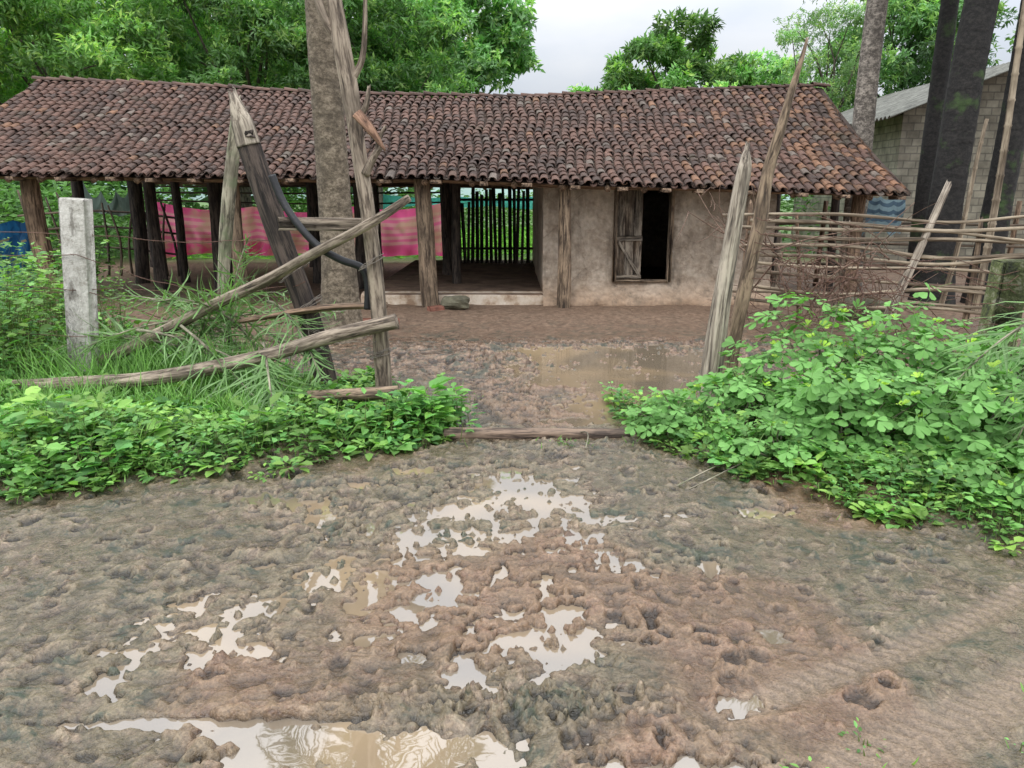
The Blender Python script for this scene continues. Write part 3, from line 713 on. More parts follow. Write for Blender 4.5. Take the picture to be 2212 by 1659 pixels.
for k in range(20):
    mb = MB(); st = np.array([2.9+R.uniform(-.2,1.6), 8.9+R.uniform(-.3,.3), .25+R.random()*1.0]); d = R.normal(size=3)*np.array([1,.3,.8]); d /= np.linalg.norm(d)
    L = R.uniform(.6,1.2); en = st+d*L; mb.tube([st, (st+en)/2+R.normal(0,.08,3), en], [.012,.008,.004], 6, .1, 4)
    for j in range(9):
        q = st+d*L*R.random(); e2 = q+(d+R.normal(0,.9,3))*.28; mb.tube([q,(q+e2)/2+R.normal(0,.03,3),e2], [.006,.004,.002], 4, 0, 2)
    to_obj(mb, "thorn_branch", THORN, "dry reddish thorny branch tangled in the bamboo fence", "branch", group="dry thorny branches on the fence")
def loopwire(c, r, n, tilt, mat=STEEL):
    a = np.linspace(0, 2*np.pi*n, 16*n)
    wire([np.array(c)+np.array([r*math.cos(q)*(1+.15*math.sin(q*.37)), (r*.9)*math.sin(q), tilt*math.cos(q)+.012*q/6.28]) for q in a], "thin binding wire wound round a gate post", .003, .01, mat, False, 1, "binding_wire")
loopwire((-1.0,5.6,.42), .08, 4, .02); loopwire((-.99,5.6,.62), .075, 3, .05); loopwire((-1.03,5.6,1.10), .085, 3, .05)
loopwire((-1.62,5.97,.72), .11, 4, .07); loopwire((-1.57,5.97,.55), .11, 3, -.06); loopwire((-1.70,5.98,1.0), .11, 2, .08)
wire([(-1.62,5.86,.66),(-1.58,5.84,.35),(-1.5,5.84,.45),(-1.0,5.52,.55)], "loose binding wire hanging off the gate", .003, .08, STEEL, False, name="binding_wire")

# ------------------------------------------------------------------ bamboo fence
bf = empty("bamboo_fence", (5.0, 9.3, 0), "split bamboo rail fence with leaning posts", "fence")
zl = [1.41,1.31,1.22,1.12,1.0,.88,.77,.65,.52,.40,.28]; zr = [1.30,1.20,1.08,.97,.87,.75,.63,.50,.38,.25,.12]
for i in range(11):
    mb = MB(); e = R.normal(0,.030,6); r0 = .018+.010*R.random()
    mb.tube([(2.85+R.normal(0,.15),9.7,zl[i]+e[0]),(4.0,9.5,zl[i]*.7+zr[i]*.3+e[1]*1.5),(5.2,9.3,zl[i]*.45+zr[i]*.55+e[2]*1.6),(6.3,9.1,zl[i]*.2+zr[i]*.8+e[3]*1.5),(8.0,8.8,zr[i]+e[4])],
            [r0,r0*1.05,r0,r0*.9,r0*.8], 8, .08, 6, wob=.06)
    to_obj(mb, "rail", BAMBOO, parent=bf)
for (xb, xt, zt, y, r, mt) in [(3.35,3.38,1.1,9.75,.05,W_GREY),(4.05,4.15,1.25,9.6,.05,W_GREY),(4.6,5.2,1.72,9.35,.055,W_PALE),(5.6,5.62,1.3,9.3,.04,W_POST),(6.6,6.7,1.4,9.15,.05,W_POST),(2.95,3.0,1.5,9.8,.05,W_BROWN),(3.7,3.55,1.35,9.7,.03,W_BROWN)]:
    mb = MB(); mb.tube([(xb,y,-.05),(xb*.5+xt*.5+.02,y,zt*.5),(xt,y,zt)], [r,r*.9,r*.6], 8, .2, 4, .08); to_obj(mb, "fence_post", mt, parent=bf)
bf2 = empty("pole_fence", (5.0, 13.2, 0), "dark pole fence in the shade behind the house", "fence")
for z in (.4,.75,1.1):
    mb = MB(); mb.tube([(3.9,13.4,z),(6.0,13.3,z+.03),(9.5,13.0,z-.02)], .025, 6, .15, 5); to_obj(mb, "rail", BAMBOO_D, parent=bf2)
for x in (4.2,5.3,7.4,8.6):
    mb = MB(); mb.tube([(x,13.3,0),(x+.05,13.3,1.5)], [.05,.04], 7, .2, 4); to_obj(mb, "fence_post", W_BROWN, parent=bf2)
def bpole(p0, p1, r, label):
    mb = MB(); p0 = np.array(p0); p1 = np.array(p1); L = np.linalg.norm(p1-p0); n = int(L/.3)
    pts = []; rad = []
    for i in range(n):
        t = i/n
        for dt, k in ((0,1.22),(.08,1.0),(.92,1.0)):
            q = t+dt/n; pts.append(p0*(1-q)+p1*q+np.array([.03*math.sin(q*5),0,0])); rad.append(r*k*(1-.35*q))
    mb.tube(pts, rad, 9, 0, 1); to_obj(mb, "bamboo_pole", BAMBOO, label, "pole")
bpole((6.32,10.3,0),(6.30,10.1,4.6), .05, "tall pale bamboo pole leaning among black palm trunks")
bpole((6.0,10.6,0),(6.32,10.6,2.6), .036, "short pale bamboo pole standing by palm trunks")

# ------------------------------------------------------------------ palms
def frond_geo(mbl, mbr, base, d0, L, droop, ll, n, col, lw=.022, spread=.9, messy=.10, sag=.0):
    base = np.array(base, float); d = np.array(d0, float); d /= np.linalg.norm(d)
    ns = 14; pts = [base]; tang = []
    for i in range(ns):
        d = d + np.array([0,0,-droop/ns]); d /= np.linalg.norm(d); tang.append(d.copy()); pts.append(pts[-1]+d*L/ns)
    tang.append(d); pts = np.array(pts); tang = np.array(tang)
    mbr.tube(pts, np.linspace(.014,.004,ns+1), 5, 0, 1)
    t = np.linspace(.12, .99, n); idx = t*ns
    P = np.stack([np.interp(idx, np.arange(ns+1), pts[:,k]) for k in range(3)], 1)
    T = np.stack([np.interp(idx, np.arange(ns+1), tang[:,k]) for k in range(3)], 1)
    side = np.cross(T, [0,0,1.]); side /= np.linalg.norm(side, axis=1)[:,None]+1e-6
    for sg in (-1,1):
        D = side*sg*spread + T*.75 + R.normal(0,messy,(n,3)); D[:,2] += .1-sag
        N = np.cross(side, T)*sg + R.normal(0,.3,(n,3))
        Ls = ll*np.sin(np.pi*(.15+.8*t))*R.uniform(.8,1.15,n)
        C = np.array(col)[None]*R.uniform(.6,1.4,(n,1))
        mbl.leaves(P, D, N, Ls, np.full(n, lw), C, T_BLADE)
def palm(x, y, H_, r, mat, label, lean=(0,0), crown=True, flare=1.5, amp=.03, sd=1):
    e = empty("palm_tree", (x,y,0), label, "tree")
    mb = MB(); n = int(H_/.055); q = np.linspace(0, 1, n)
    pts = np.stack([x+lean[0]*q+.04*np.sin(q*6+sd), y+lean[1]*q, -.1+q*H_], 1)
    zz = q*H_
    rad = r*(1+(flare-1)*np.exp(-zz/.45))*(1-.25*q)*(1+amp*(np.mod(zz*7+.4*np.sin(zz*5), 1)-.5))
    mb.tube(pts, rad, 22, .07, 1)
    to_obj(mb, "trunk", mat, parent=e)
    if crown:
        ml, mr = MB(), MB(); top = pts[-1]
        for i in range(16):
            a = i*2.4; el = .9-.11*i
            frond_geo(ml, mr, top, (math.cos(a), math.sin(a), el), 2.3, 1.3, .6, 34, (.06,.12,.03), .03)
        to_obj(ml, "crown", LEAF_FROND, parent=e)
        to_obj(mr, "frond_stems", W_GREEN, parent=e)
palm(-2.0, 8.6, 6.6, .185, TR_GREY, "grey ringed palm trunk rising before the tiled roof", (.10,0), flare=1.7)
palm(5.55, 12.6, 7.5, .18, TR_SPOT, "pale spotted palm trunk beside the house gable", (.05,0), flare=1.2, sd=2)
palm(6.10, 11.0, 8.0, .23, TR_BLACK, "thick black palm trunk standing behind the bamboo fence", (.25,0), flare=1.5, sd=3)
palm(6.60, 12.4, 8.5, .14, TR_BLACK, "slender black palm trunk in a clump", (-.15,0), flare=1.2, sd=4)
palm(6.95, 11.2, 8.0, .20, TR_BLACK, "black palm trunk standing next to a bamboo pole", (.15,0), flare=1.3, sd=5)

# ------------------------------------------------------------------ neighbour house
m = NM("grey_block_wall"); tcn = m.attr("tc", True)
bk = m.n("ShaderNodeTexBrick"); m.l(m.mix(tcn, m.noise(m.pos(), 6, 3), .03), bk.inputs["Vector"])
bk.inputs["Color1"].default_value = (.24,.22,.17,1); bk.inputs["Color2"].default_value = (.34,.32,.25,1); bk.inputs["Mortar"].default_value = (.17,.16,.13,1)
bk.inputs["Scale"].default_value = 1.; bk.inputs["Brick Width"].default_value = .26; bk.inputs["Row Height"].default_value = .15; bk.inputs["Mortar Size"].default_value = .02
bk.inputs["Mortar Smooth"].default_value = .8
c = m.mix(bk.outputs["Color"], m.ramp(m.noise(m.pos(), 3, 4), [(.3,.55),(.7,1.25)]), 1., 'MULTIPLY')
m.col(c); m.rough(.95); m.bump(bk.outputs["Fac"], -.5, .02); BLOCK = m.m
m = NM("asbestos_sheet"); p = m.pos()
m.col(m.ramp(m.noise(p, 4, 4, .7), [(.3,(.07,.07,.06)),(.5,(.14,.14,.12)),(.7,(.22,.22,.19))])); m.rough(.9); m.bump(m.noise(p,20,4),.3,.01); ASB = m.m
nb = empty("block_house", (11, 18, 0), "grey block house with corrugated sheet roof", "house")
mb = MB()
def wallq(x0,y0,x1,y1,z0,z1,tops=None):
    n = 30; t = np.linspace(0,1,n); xx = x0+(x1-x0)*t; yy = y0+(y1-y0)*t; L = math.hypot(x1-x0,y1-y0)
    zt = np.full(n, z1) if tops is None else tops(xx)
    b = np.linspace(0,1,12)[:,None]; Zz = z0*(1-b)+zt[None]*b
    Xx = np.tile(xx,(12,1)); Yy = np.tile(yy,(12,1)) + .01*(fbm(Xx*5,Zz*5,2,2)-.5)
    mb.grid(np.stack([Xx,Yy,Zz],-1), tc=np.stack([np.tile(L*t,(12,1)), Zz, Zz*0], -1))
gab = lambda xx: 3.25+1.05*(1-np.abs(xx-10.9)/2.7)
wallq(8.3,17,13.5,17,0,3.2,gab); wallq(8.3,17,8.3,23,0,3.25); wallq(13.5,17,13.5,23,0,3.25); wallq(8.3,23,13.5,23,0,3.2,gab)
to_obj(mb, "wall", BLOCK, parent=nb)
mb = MB()
for sg in (-1,1):
    a, b = np.meshgrid(np.linspace(16.2,23.6,300), np.linspace(0,3.25,6))
    zz = 4.40 - b*.39 + .03*np.sin(a*2*np.pi/.18); xx = 10.9+sg*b
    for off in (0,.012): mb.grid(np.stack([xx, a, zz-off], -1))
to_obj(mb, "roof", ASB, parent=nb)
mb = MB()
a, b = np.meshgrid(np.linspace(11.2,16,200), np.linspace(0,3,6))
mb.grid(np.stack([a, 16.9-b, 4.0-b*.33+.03*np.sin(a*2*np.pi/.18)], -1)); to_obj(mb, "porch_roof", ASB, parent=nb)
for x in (11.4,13.5,15.8):
    mb = MB(); mb.tube([(x,14.2,0),(x,14.2,3.1)], .07, 8, .1, 3); to_obj(mb, "post", W_BROWN, parent=nb)

# ------------------------------------------------------------------ trees
def tree(name, x, y, H_, cz, rx, rz, nblob, nros, col, label, ll=.22, lw=.072, k=6, blob=.75, seed=0, ry=None, fill=.15):
    rg = np.random.default_rng(seed+100); ry = rx if ry is None else ry
    e = empty(name, (x,y,0), label, "tree")
    mb = MB(); tr = .05*H_**.9*.5
    mb.tube([(x,y,-.1),(x+rg.normal(0,.1),y,cz*.4),(x+rg.normal(0,.2),y,cz*.8)], [tr*1.3,tr,tr*.5], 10, .15, 4)
    u = rg.normal(size=(nblob,3)); u /= np.linalg.norm(u,axis=1)[:,None]
    rad = rg.uniform(fill,1.,nblob)**.5
    B = np.array([x,y,cz]) + u*rad[:,None]*np.array([rx,ry,rz])*(.80+.45*vnoise(u[:,0]*2+seed, u[:,2]*2, 3)[:,None])
    br = blob*rg.uniform(.55,1.25,nblob)
    for i in range(0, nblob, max(1,nblob//10)):
        st = np.array([x,y,cz*rg.uniform(.4,.75)])
        mb.tube([st, (st+B[i])/2+rg.normal(0,.2,3)+np.array([0,0,.2]), B[i]], [tr*.3,tr*.18,tr*.06], 6, .1, 3)
    to_obj(mb, "trunk", TR_TREE, parent=e)
    n = nblob*nros; bi = np.repeat(np.arange(nblob), nros)
    o = rg.normal(size=(n,3)); o /= np.linalg.norm(o,axis=1)[:,None]; o[:,2] = np.where(o[:,2]<-.3, -o[:,2], o[:,2])
    Q = B[bi] + o*(br[bi]*rg.uniform(.5,1.2,n))[:,None]*np.array([1,1,.75])
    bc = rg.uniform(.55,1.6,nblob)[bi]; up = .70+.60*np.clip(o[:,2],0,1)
    new = (rg.random(n)<.28)
    P = np.repeat(Q, k, axis=0); O = np.repeat(o, k, axis=0)
    D = O*.6 + rg.normal(0,.75,(n*k,3)); D[:,2] -= .25
    N = np.array([0,-.4,1.])[None]*.8 + rg.normal(0,.45,(n*k,3)) + O*.5
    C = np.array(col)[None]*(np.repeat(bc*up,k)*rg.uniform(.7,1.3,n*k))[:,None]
    C = np.where(np.repeat(new,k)[:,None], C*np.array([1.8,1.5,1.2]), C)
    C = np.minimum(C, .8)
    ml = MB(); ml.leaves(P + rg.normal(0,.04,(n*k,3)), D, N, ll*rg.uniform(.7,1.2,n*k), lw*rg.uniform(.8,1.2,n*k), C, T_FAR)
    to_obj(ml, "crown", LEAF_TREE, parent=e, smooth=False)
LBL = "dense dark green mango tree with fresh light leaf tips"
tree("mango_tree", -17.5, 23, 10, 5.9, 4.4, 3.0, 95, 66, (.23,.42,.12), LBL, seed=1)
tree("mango_tree", -12.6, 22.5, 10, 5.9, 3.8, 3.0, 95, 66, (.19,.35,.11), LBL, seed=2)
tree("mango_tree", -7.8, 24.5, 10, 6.0, 3.5, 3.0, 85, 66, (.165,.31,.11), LBL, seed=3)
tree("mango_tree", -4.1, 23.5, 9, 5.8, 2.3, 2.7, 66, 66, (.155,.30,.105), LBL, seed=4)
tree("leafy_tree", -2.4, 29, 11, 6.6, 2.7, 3.4, 80, 55, (.22,.41,.165), "tall light green tree behind the tiled roof", ll=.28, lw=.12, k=6, seed=5)
tree("leafy_tree", 5.35, 27, 8, 4.9, 2.4, 1.9, 80, 60, (.19,.36,.12), "rounded green tree crown rising behind the roof", ll=.24, lw=.09, k=6, blob=.5, seed=6)
tree("leafy_tree", 2.9, 30, 6, 4.7, .9, .9, 14, 55, (.20,.38,.12), "small bright bushy tree above the roofline", ll=.22, lw=.09, k=6, blob=.5, seed=14)
tree("airy_tree", 9.9, 25, 8, 5.6, 1.5, 2.1, 34, 36, (.21,.34,.15), "sparse feathery light green tree", ll=.13, lw=.035, k=8, blob=.55, seed=7)
tree("leafy_tree", 12.9, 26.5, 9, 6.0, 2.4, 2.6, 70, 55, (.13,.25,.10), "dark green tree behind the palm trunks", seed=8)
tree("leafy_tree", 13.7, 44, 9, 6.9, 2.4, 1.6, 30, 45, (.20,.36,.15), "small distant green tree", ll=.3, lw=.15, blob=.9, seed=9)
tree("leafy_tree", 18.5, 24, 9, 5.5, 3.2, 2.8, 60, 45, (.16,.30,.09), "green tree beyond the block house", seed=10)
tree("mango_tree", -20, 31, 12, 7.0, 5, 3.8, 80, 45, (.16,.29,.12), LBL, seed=11, ll=.32, lw=.12, blob=1.1)
tree("mango_tree", -10.5, 31, 12, 7.0, 4.8, 3.8, 80, 45, (.16,.29,.12), LBL, seed=12, ll=.32, lw=.12, blob=1.1)
def scrub(name, x0, x1, y0, y1, h, n, col, label, seed, ll=.22, lw=.09, z0=0):
    rg = np.random.default_rng(seed); ml = MB()
    X_ = rg.uniform(x0,x1,n); Y_ = rg.uniform(y0,y1,n); hh = h*(.5+.9*fbm(X_*.6,Y_*.6,2,seed)); Z_ = z0+hh*rg.random(n)**.7
    D = rg.normal(0,1,(n,3)); D[:,2] = np.abs(D[:,2])*.4; N = rg.normal(0,.5,(n,3))+np.array([0,-.3,1.])
    C = np.array(col)[None]*rg.uniform(.5,1.6,(n,1))
    ml.leaves(np.stack([X_,Y_,Z_],1), D, N, ll*rg.uniform(.6,1.3,n), np.full(n,lw), C, T_FAR)
    to_obj(ml, name, LEAF_TREE, label, "plants", kind="stuff", smooth=False)
scrub("scrub", -24, -8.6, 17, 22, 2.0, 13000, (.13,.27,.075), "dense green undergrowth below the mango trees", 21)
scrub("scrub", -9, 9, 27, 31, 1.6, 10000, (.19,.38,.095), "bright green scrub beyond the farmyard", 22)
scrub("scrub", 7.2, 20, 20, 30, 2.2, 9000, (.13,.26,.075), "green undergrowth behind the block house", 23)
scrub("field_grass", -9, 6, 18.6, 27, .5, 14000, (.27,.50,.12), "bright green crop growing behind the shed", 24, ll=.3, lw=.03)
scrub("scrub", -12, -6.6, 9.6, 13, .7, 5000, (.14,.29,.07), "green weeds growing beside the shed", 25, ll=.12, lw=.06)
scrub("woodland", -42, -4, 36, 40, 8.5, 14000, (.16,.29,.14), "distant dense green woodland", 26, ll=.75, lw=.42)
mb = MB(); a, b = np.meshgrid(np.linspace(-300,300,80), np.linspace(0,1,10))
zz = (26+22*fbm(a*.008,a*0,3,4))*np.sin(b*np.pi/2)-2; mb.grid(np.stack([a, 240+b*60+0*a, zz*np.where(a<0,1,.45)], -1))
to_obj(mb, "hills", plain("hazy_hill", (.22,.31,.28), 1, .05, .2), "low hazy wooded hills", "hills", kind="structure")

# ------------------------------------------------------------------ weeds
def weeds(name, XY, hgt, col, label, seed, ll=.055, lw=.034, per=12, grass=1.):
    rg = np.random.default_rng(seed); n = len(XY); ml = MB()
    x, y = XY[:,0], XY[:,1]; z0 = gz(x, y); hgt = np.broadcast_to(hgt, (n,))
    lean = rg.normal(0,.22,(n,2)); pc = rg.uniform(.5,1.4,n)
    sz = rg.uniform(.5,1.5,n)*np.where(rg.random(n)<.12, 1.7, 1)
    top = np.stack([x+lean[:,0]*hgt, y+lean[:,1]*hgt, z0+hgt], 1); bot = np.stack([x,y,z0-.01],1)
    D = top-bot; L = np.linalg.norm(D,axis=1)
    ml.leaves(bot, D, np.tile([0.,-1,.2],(n,1)), L, np.full(n,.006), np.tile((.12,.15,.05),(n,1)), T_BLADE)
    t = rg.uniform(.25,1.,(n,per)); a = rg.uniform(0,2*np.pi,(n,per))
    P = bot[:,None]+ (top-bot)[:,None]*t[...,None]
    el = .1+.5*t+rg.normal(0,.2,(n,per))
    Dl = np.stack([np.cos(a),np.sin(a),el-.25],-1)
    P = P+Dl*np.array([1,1,.6])*(.035*rg.uniform(.5,1.8,(n,per)))[...,None]
    N = np.stack([-np.cos(a)*.3,-np.sin(a)*.3,np.ones_like(a)],-1)+rg.normal(0,.25,(n,per,3))
    Ls = ll*sz[:,None]*rg.uniform(.6,1.2,(n,per))
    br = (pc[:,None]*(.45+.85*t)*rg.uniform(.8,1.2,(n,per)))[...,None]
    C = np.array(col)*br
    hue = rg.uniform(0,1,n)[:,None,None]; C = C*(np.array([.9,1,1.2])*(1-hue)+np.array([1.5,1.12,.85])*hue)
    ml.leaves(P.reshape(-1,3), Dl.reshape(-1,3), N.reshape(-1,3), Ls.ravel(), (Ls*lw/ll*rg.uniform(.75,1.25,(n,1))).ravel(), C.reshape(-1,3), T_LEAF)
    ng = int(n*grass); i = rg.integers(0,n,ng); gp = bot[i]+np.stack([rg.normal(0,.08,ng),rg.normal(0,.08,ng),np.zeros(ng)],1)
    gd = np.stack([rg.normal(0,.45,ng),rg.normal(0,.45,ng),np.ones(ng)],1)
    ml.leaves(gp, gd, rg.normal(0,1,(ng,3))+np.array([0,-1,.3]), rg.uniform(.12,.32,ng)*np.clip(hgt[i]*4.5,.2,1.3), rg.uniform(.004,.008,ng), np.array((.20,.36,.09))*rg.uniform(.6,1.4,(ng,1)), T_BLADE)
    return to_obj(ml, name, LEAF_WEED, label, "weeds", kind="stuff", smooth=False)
rg = np.random.default_rng(44)
def sample(n, x0, x1, y0, y1, ok):
    out = []
    while len(out) < n:
        q = np.stack([rg.uniform(x0,x1,4000), rg.uniform(y0,y1,4000)],1); q = q[ok(q[:,0],q[:,1])]; out += list(q)
    return np.array(out[:n])
okl = lambda x, y: (y > lfront(x)+.30*(vnoise(x*5,y*5,3)-.5)) & ((x < -1.05) | (y < 5.25)) & ((y<6.3)|(x<-1.8-(y-6.3)*1.4))
XY = sample(4700, -7.0, -.42, 3.6, 8.2, okl)
d = XY[:,1]-lfront(XY[:,0])
tall = sstep(3.7,4.3,-XY[:,0])*sstep(.9,2.0,d)
low = 1-.55*sstep(-4.0,-3.5,XY[:,0])*sstep(4.55,4.95,XY[:,1])*(1-.5*sstep(-.9,-.7,XY[:,0]))
hg = (.035+.11*sstep(0,.5,d)*(1-.35*sstep(.9,1.5,d)) + .70*tall + .20*vnoise(XY[:,0]*2.1,XY[:,1]*2.1,8)**1.6*sstep(0,.5,d))*rg.uniform(.45,1.35,len(XY))*low
weeds("weed_bed", XY, hg, (.140,.310,.080), "thick bed of low green leafy weeds and grass", 1, grass=1.4, ll=.058, lw=.036)
okr = lambda x, y: (y > rfront(x)+.26*(vnoise(x*5,y*5,3)-.5)) & (y < rfront(x)+.8)
XY = sample(850, .8, 4.5, 3.0, 6.2, okr); d = XY[:,1]-rfront(XY[:,0])
weeds("weed_bed", XY, (.03+.12*sstep(0,.6,d))*rg.uniform(.6,1.3,len(XY)), (.135,.30,.075), "low green weeds and grass under the shrubs", 2, ll=.045, lw=.028)
XY = np.stack([rg.normal(-.66,.15,70), rg.normal(5.10,.16,70)],1); weeds("weed_bed", XY, .24*rg.uniform(.4,1.2,70), (.15,.36,.09), "clump of fresh green weeds by the gate post", 3, ll=.08, lw=.048, per=10)
for i,(x,y,n) in enumerate([(1.05,1.96,4),(.82,1.83,3),(1.5,1.9,3),(1.75,2.1,5),(.35,4.75,10),(-1.0,5.75,12),(-.3,5.9,4)]):
    XY = np.stack([rg.normal(x,.02,n), rg.normal(y,.02,n)],1); weeds("seedlings", XY, .018*rg.uniform(.6,1.5,n), (.14,.32,.08), "tiny green seedlings sprouting from wet mud", 30+i, ll=.017, lw=.010, per=5)
n = 4200; XYg = sample(n, -3.9, -1.6, 4.9, 6.5, okl); cl = vnoise(XYg[:,0]*2.2, XYg[:,1]*2.2, 19); XYg = XYg[cl > .42]; n = len(XYg); ml = MB()
ml.leaves(np.stack([XYg[:,0],XYg[:,1],gz(XYg[:,0],XYg[:,1])-.01],1), np.stack([rg.normal(0,.55,n),rg.normal(0,.55,n),np.ones(n)],1), rg.normal(0,1,(n,3))+np.array([0,-1,.3]), rg.uniform(.15,.42,n)*np.where(XYg[:,1]>5.7,1.4,.8), rg.uniform(.006,.012,n),
          np.array((.20,.38,.10))*rg.uniform(.5,1.5,(n,1)), T_BLADE)
to_obj(ml, "long_grass", LEAF_WEED, "tufts of long green grass round the gate posts", "grass", kind="stuff", smooth=False)

# ------------------------------------------------------------------ shrubs with compound leaves
def shrub(x, y, rx, ry, h, n, seed, col=(.185,.385,.105), ls=1.):
    rs = np.random.default_rng(seed); e = empty("shrub", (x,y,float(gz(x,y))), "broad bushy senna shrub with rounded compound leaflets", "shrub", group="senna shrubs along the gateway")
    u = rs.normal(size=(n,3)); u /= np.linalg.norm(u,axis=1)[:,None]; u[:,2] = np.abs(u[:,2])
    sh = rs.uniform(.4,1.,n)**.6
    lump = (.8+.4*vnoise(u[:,0]*3+seed, u[:,1]*3+u[:,2]*2, seed))
    Q = np.stack([x+u[:,0]*rx*sh*lump, y+u[:,1]*ry*sh*lump, .03+.92*h*u[:,2]*sh*lump+.03],1)
    fwd = u*np.array([1,1,.2])+rs.normal(0,.35,(n,3)); fwd[:,2] = -.15+rs.normal(0,.2,n)
    nrm = u*.7+np.array([0,-.25,.9])+rs.normal(0,.22,(n,3))
    fwd /= np.linalg.norm(fwd,axis=1)[:,None]
    s_ = np.cross(fwd,nrm); s_ /= np.linalg.norm(s_,axis=1)[:,None]
    new = (rs.random(n) < .14) & (u[:,2]>.4) & (sh>.8)
    size = ls*rs.uniform(.058,.088,n)*np.where(new,.55,1); ml = MB()
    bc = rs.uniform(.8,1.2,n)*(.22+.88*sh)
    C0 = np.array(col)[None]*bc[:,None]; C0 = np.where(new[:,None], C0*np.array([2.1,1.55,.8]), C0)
    for (ang, back, sc) in ((.40,.0,1.),(-.40,.0,1.),(1.25,-.20,.85),(-1.25,-.20,.85),(1.45,-.72,.6),(-1.45,-.72,.6)):
        an = ang + rs.normal(0,.12,n)
        D = fwd*np.cos(an)[:,None]+s_*np.sin(an)[:,None]
        D = D + nrm*(rs.normal(-.02,.14,n)+np.where(new,.6,0))[:,None]
        P = Q+fwd*(back*size)[:,None]
        L = size*sc*rs.uniform(.85,1.1,n)
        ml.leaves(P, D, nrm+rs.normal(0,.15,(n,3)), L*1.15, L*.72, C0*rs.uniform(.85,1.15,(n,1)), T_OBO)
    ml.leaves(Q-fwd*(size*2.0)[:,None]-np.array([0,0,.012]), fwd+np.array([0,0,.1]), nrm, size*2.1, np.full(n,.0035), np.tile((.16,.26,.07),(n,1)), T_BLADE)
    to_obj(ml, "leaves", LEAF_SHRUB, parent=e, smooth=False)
    mb = MB()
    for i in range(26):
        k = rs.integers(0,n); q = Q[k]
        mb.tube([(x+rs.normal(0,rx*.2),y+rs.normal(0,ry*.2),0), ((x+q[0])/2,(y+q[1])/2,q[2]*.6), q], [.008,.006,.003], 5, 0, 3)
    to_obj(mb, "stems", W_GREEN, parent=e)
shrub(1.62, 5.0, .60, .55, .44, 220, 1); shrub(2.2, 5.2, .7, .6, .92, 370, 2); shrub(2.85, 5.15, .7, .6, .86, 370, 3)
shrub(2.1, 4.45, .6, .5, .60, 280, 4); shrub(2.75, 4.3, .6, .55, .62, 280, 5); shrub(3.5, 5.1, .7, .6, .74, 260, 6)
shrub(1.12, 4.95, .36, .3, .26, 80, 7, ls=.8); shrub(3.35, 4.3, .6, .6, .60, 230, 8); shrub(2.65, 3.75, .45, .35, .32, 130, 9, ls=.8); shrub(4.3, 5.4, .8, .7, .65, 200, 10)
shrub(1.6, 4.35, .35, .3, .25, 90, 14, ls=.8)
shrub(-3.3, 4.5, .35, .3, .24, 60, 11, ls=.8); shrub(-4.6, 5.6, .7, .7, .80, 220, 12); shrub(-3.0, 4.0, .3, .25, .2, 45, 13, ls=.7)

# ------------------------------------------------------------------ cut palm fronds
def frond(base, d, L, droop, label, col=(.19,.32,.12), ll=.42, n=38):
    e = empty("palm_frond", base, label, "palm frond", group="cut palm fronds piled on the fence")
    ml, mr = MB(), MB(); frond_geo(ml, mr, base, d, L, droop, ll, n, col, .014, .55, .42, .25)
    to_obj(ml, "leaflets", LEAF_FROND, parent=e); to_obj(mr, "stem", W_GREEN, parent=e)
FL = "grey green cut palm frond lying on the fence rails"
for (b, d, L, dr) in [((-3.2,6.35,.35),(1,.0,.45),1.8,.5),((-3.1,6.3,.75),(1,-.1,.1),1.5,.8),((-2.2,6.3,.2),(-.6,0,.9),1.3,1.2),((-2.9,6.4,.3),(.6,.1,.9),1.2,1.3),
                      ((-3.0,6.0,.55),(.9,-.35,.0),1.6,.5),((-2.0,6.2,.75),(.5,-.7,.1),1.2,1.0),((-2.6,5.9,.6),(.5,-.4,-.2),1.3,.3),((-2.8,6.2,.25),(-.8,0,.7),1.1,1.3),
                      ((-1.9,5.7,.5),(.3,-.8,-.1),.9,.6),((-3.3,6.1,.5),(1,-.2,-.05),1.6,.3),((-2.4,6.3,.3),(.1,.0,1),1.0,1.5),((-2.3,6.2,.6),(-1,-.2,.15),1.2,.6),
                      ((-2.7,6.3,.2),(.3,-.2,1),1.1,1.6),((-2.1,6.2,.3),(-.3,-.3,1),1.0,1.6)]:
    frond(b, d, L, dr, FL)
for (b, d, L, dr) in [((3.55,4.5,1.05),(-.55,-.4,-.15),1.3,.9),((3.7,4.8,.95),(-.75,-.2,.0),1.3,1.0),((3.3,4.1,.95),(-.3,-.4,-.4),1.1,.5),((3.5,4.1,.85),(-.6,-.4,-.2),1.2,.8),((3.4,4.3,1.0),(-.5,-.5,.1),1.2,1.3)]:
    frond(b, d, L, dr, "grey green palm frond drooping over the shrubs")
def twig(pts, r, label="thin dry plant stem lying on mud"):
    mb = MB(); mb.tube(pts, r, 5, .1, 4); to_obj(mb, "dry_stem", W_GREEN, label, "stem")
twig([(1.35,4.35,.06),(1.1,4.15,.03),(.92,3.98,.02)], .005); twig([(1.4,4.25,.08),(1.2,4.1,.05),(.98,3.93,.02)], .004)
twig([(.42,4.95,.02),(.5,4.8,.07),(.47,4.6,.03)], .005)

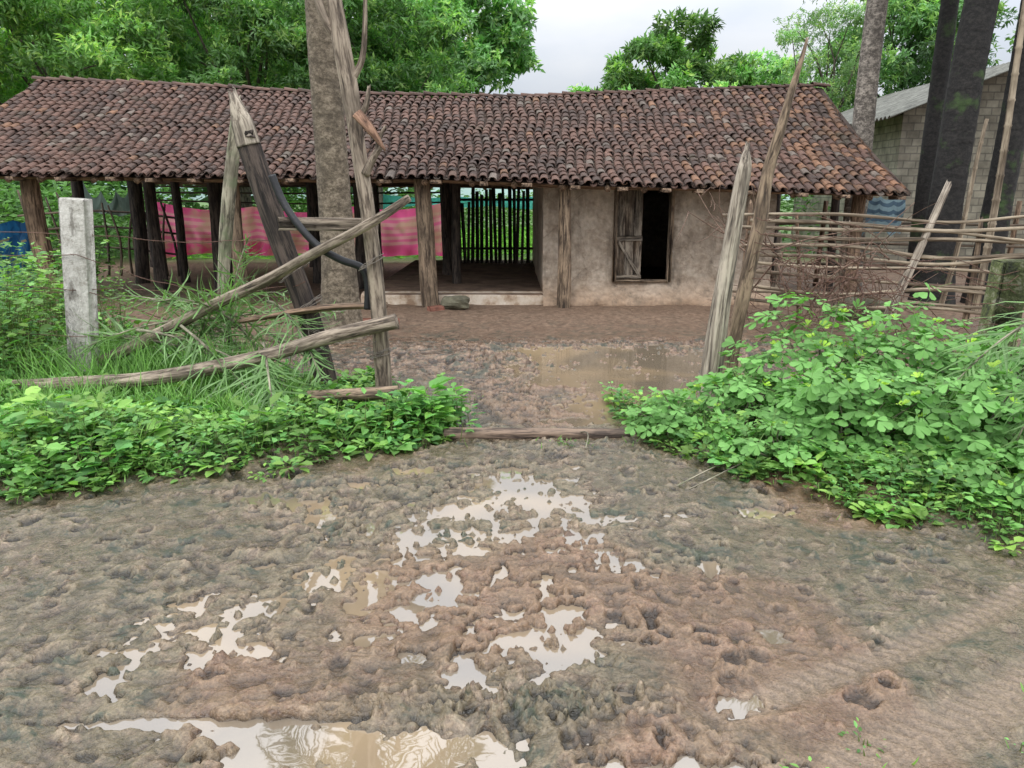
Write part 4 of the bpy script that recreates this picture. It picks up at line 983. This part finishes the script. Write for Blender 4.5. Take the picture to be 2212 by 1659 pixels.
def rock(c, s, mat, name, label, cat):
    mb = MB(); a, b = np.meshgrid(np.linspace(0,2*np.pi,17), np.linspace(0,np.pi,10))
    x, y, z = np.cos(a)*np.sin(b), np.sin(a)*np.sin(b), np.cos(b)
    sd = int(R.integers(99)); k = .75+.5*fbm(x*1.5+y+9, z*1.5+y+9, 3, sd)
    k = k/np.maximum(np.maximum(np.abs(x),np.abs(y)),np.abs(z))**.5
    mb.grid(np.stack([c[0]+x*k*s[0], c[1]+y*k*s[1], c[2]+z*k*s[2]], -1)); to_obj(mb, name, mat, label, cat, smooth=False)
rock((-.80,10.6,.13), (.2,.14,.1), STONE, "stone", "mossy dark stone lying beside the house plinth", "stone")
for (x, y, rz) in ((-1.05,10.4,.5),(-1.75,9.3,.1),(-1.5,9.25,.0),(-2.3,10.7,.3)):
    mb = MB(); mb.box((x,y,.07), (.22,.11,.08), rz=rz, rx=.15, jit=.012); to_obj(mb, "brick", BRICKM, "worn red brick half sunk in mud", "brick")
rock((4.6,9.9,.16), (.32,.2,.15), STONE, "stone", "rounded boulder beneath the bamboo fence", "stone")
rock((-1.0,5.8,.05), (.07,.06,.04), STONE, "stone", "small stone beside the gate post", "stone")

# ------------------------------------------------------------------ world, light, camera
w = bpy.data.worlds.new("World"); scene.world = w; w.use_nodes = True
t = w.node_tree; bg = t.nodes["Background"]
tc = t.nodes.new("ShaderNodeTexCoord"); sp = t.nodes.new("ShaderNodeSeparateXYZ"); t.links.new(tc.outputs["Generated"], sp.inputs[0])
el = math.radians(60)
sky = t.nodes.new("ShaderNodeTexSky"); sky.sky_type = 'NISHITA'; sky.sun_disc = False; sky.sun_elevation = el; sky.sun_rotation = math.radians(200)
ns = t.nodes.new("ShaderNodeTexNoise"); mp = t.nodes.new("ShaderNodeMapping"); mp.inputs["Scale"].default_value = (1,1,2.6)
t.links.new(tc.outputs["Generated"], mp.inputs[0]); t.links.new(mp.outputs[0], ns.inputs[0]); ns.inputs["Scale"].default_value = 2.6; ns.inputs["Detail"].default_value = 6
cr = t.nodes.new("ShaderNodeValToRGB"); t.links.new(ns.outputs[0], cr.inputs[0])
cr.color_ramp.elements[0].position = .38; cr.color_ramp.elements[0].color = (6.9,7.4,8.2,1)
cr.color_ramp.elements[1].position = .62; cr.color_ramp.elements[1].color = (8.9,9.0,9.2,1)
mr = t.nodes.new("ShaderNodeMapRange"); t.links.new(sp.outputs[2], mr.inputs[0]); mr.inputs[1].default_value = .12; mr.inputs[2].default_value = .75; mr.inputs[3].default_value = .97; mr.inputs[4].default_value = 3.3
mx = t.nodes.new("ShaderNodeMix"); mx.data_type = 'RGBA'; mx.blend_type = 'MULTIPLY'; mx.inputs[0].default_value = 1.
t.links.new(cr.outputs[0], mx.inputs[6]); t.links.new(mr.outputs[0], mx.inputs[7])
m2 = t.nodes.new("ShaderNodeMix"); m2.data_type = 'RGBA'; m2.inputs[0].default_value = .92
t.links.new(sky.outputs[0], m2.inputs[6]); t.links.new(mx.outputs[2], m2.inputs[7])
t.links.new(m2.outputs[2], bg.inputs[0]); bg.inputs[1].default_value = .1
sl = bpy.data.lights.new("sun", 'SUN'); sl.energy = 1.2; sl.angle = math.radians(20); sl.color = (1,.97,.92)
so = bpy.data.objects.new("sun", sl); COL.objects.link(so); so.rotation_euler = (math.radians(30), 0, math.radians(-20))
cam = bpy.data.cameras.new("camera"); co = bpy.data.objects.new("camera", cam); COL.objects.link(co)
co.location = (0,0,1.6); co.rotation_euler = (math.radians(76),0,0); cam.sensor_width = 36; cam.lens = 26.69; cam.clip_end = 1500
scene.camera = co
